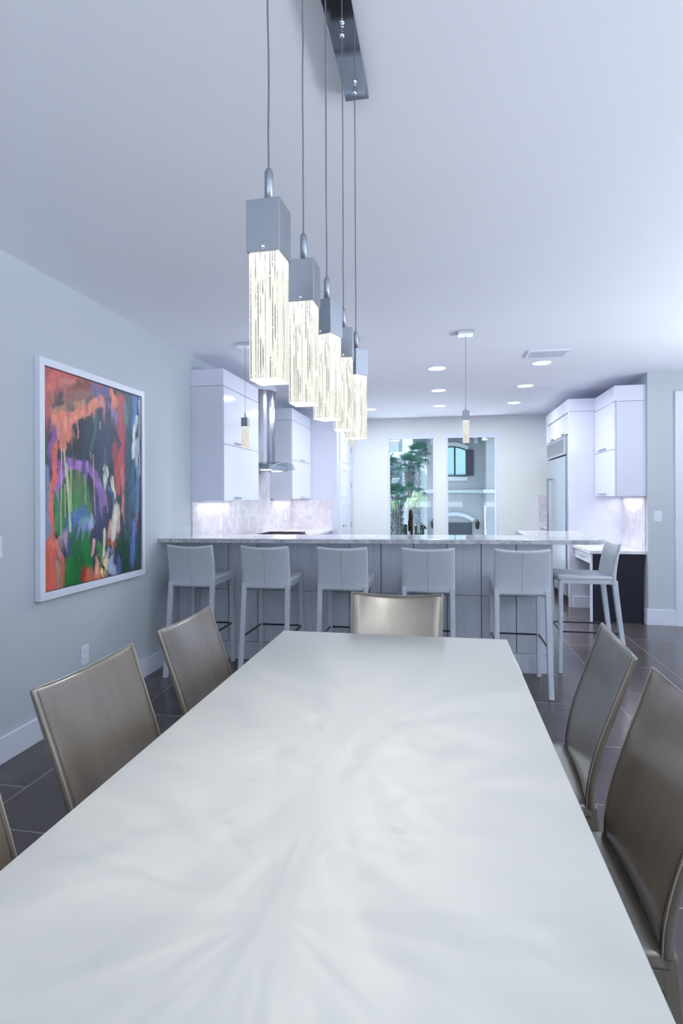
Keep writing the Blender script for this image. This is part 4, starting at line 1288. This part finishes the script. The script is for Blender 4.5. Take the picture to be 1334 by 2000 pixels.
area('under_cabinet', (-2.24, 7.83, 1.362), (0, 0, 0), .05, .9, 1.0, (1, .97, .93))
area('under_cabinet', (2.105, 7.03, 1.386), (0, 0, 0), .05, .66, 1.0, (1, .98, .96))
sun = bpy.data.lights.new('sun', 'SUN'); sun.energy = 4.5; sun.angle = .01; sun.color = (1, .98, .94)
so = bpy.data.objects.new('sun', sun); COL.objects.link(so)
so.rotation_euler = Vector((.72, .02, -.69)).to_track_quat('-Z', 'Y').to_euler()

w = bpy.data.worlds.new('sky'); SC.world = w; w.use_nodes = True
nt = w.node_tree; nt.nodes.clear()
bgn = nt.nodes.new('ShaderNodeBackground'); on = nt.nodes.new('ShaderNodeOutputWorld')
tc = nt.nodes.new('ShaderNodeTexCoord'); sx = nt.nodes.new('ShaderNodeSeparateXYZ'); rp = nt.nodes.new('ShaderNodeValToRGB')
nt.links.new(tc.outputs['Generated'], sx.inputs[0]); nt.links.new(sx.outputs['Z'], rp.inputs['Fac'])
rp.color_ramp.elements[0].position = 0; rp.color_ramp.elements[0].color = (.88, .95, 1.0, 1)
rp.color_ramp.elements[1].position = .8; rp.color_ramp.elements[1].color = (.50, .72, 1.0, 1)
nt.links.new(rp.outputs['Color'], bgn.inputs['Color']); bgn.inputs['Strength'].default_value = 1.3
nt.links.new(bgn.outputs[0], on.inputs['Surface'])

# ------------------------------------------------------------------ camera
F, YAW, ROLL = 1090.0, math.radians(10.35), .0045
cam = bpy.data.cameras.new('camera'); co = bpy.data.objects.new('camera', cam); COL.objects.link(co)
cam.sensor_fit = 'VERTICAL'; cam.sensor_height = 36; cam.lens = 36 * F / 2000
cam.shift_y = -(1000 - 968.5) / 2000
cam.clip_start = .05; cam.clip_end = 300
fwd = Vector((-math.sin(YAW), math.cos(YAW), 0)); right = Vector((math.cos(YAW), math.sin(YAW), 0)); up = Vector((0, 0, 1))
r2 = right * math.cos(ROLL) - up * math.sin(ROLL); u2 = up * math.cos(ROLL) + right * math.sin(ROLL)
co.matrix_world = Matrix(((r2.x, u2.x, -fwd.x, 0), (r2.y, u2.y, -fwd.y, 0), (r2.z, u2.z, -fwd.z, 1.42), (0, 0, 0, 1)))
SC.camera = co

for o in bpy.data.objects:
    if '_world' in o: del o['_world']

vs = SC.view_settings
SC.display_settings.display_device = 'sRGB'
vs.view_transform = 'Standard'; vs.look = 'None'; vs.exposure = 0.33; vs.gamma = 1; vs.use_curve_mapping = False
SC.cycles.use_denoising = True
SC.cycles.max_bounces = 10
SC.cycles.diffuse_bounces = 8
SC.cycles.sample_clamp_indirect = 6
SC.cycles.caustics_reflective = False
SC.cycles.caustics_refractive = False
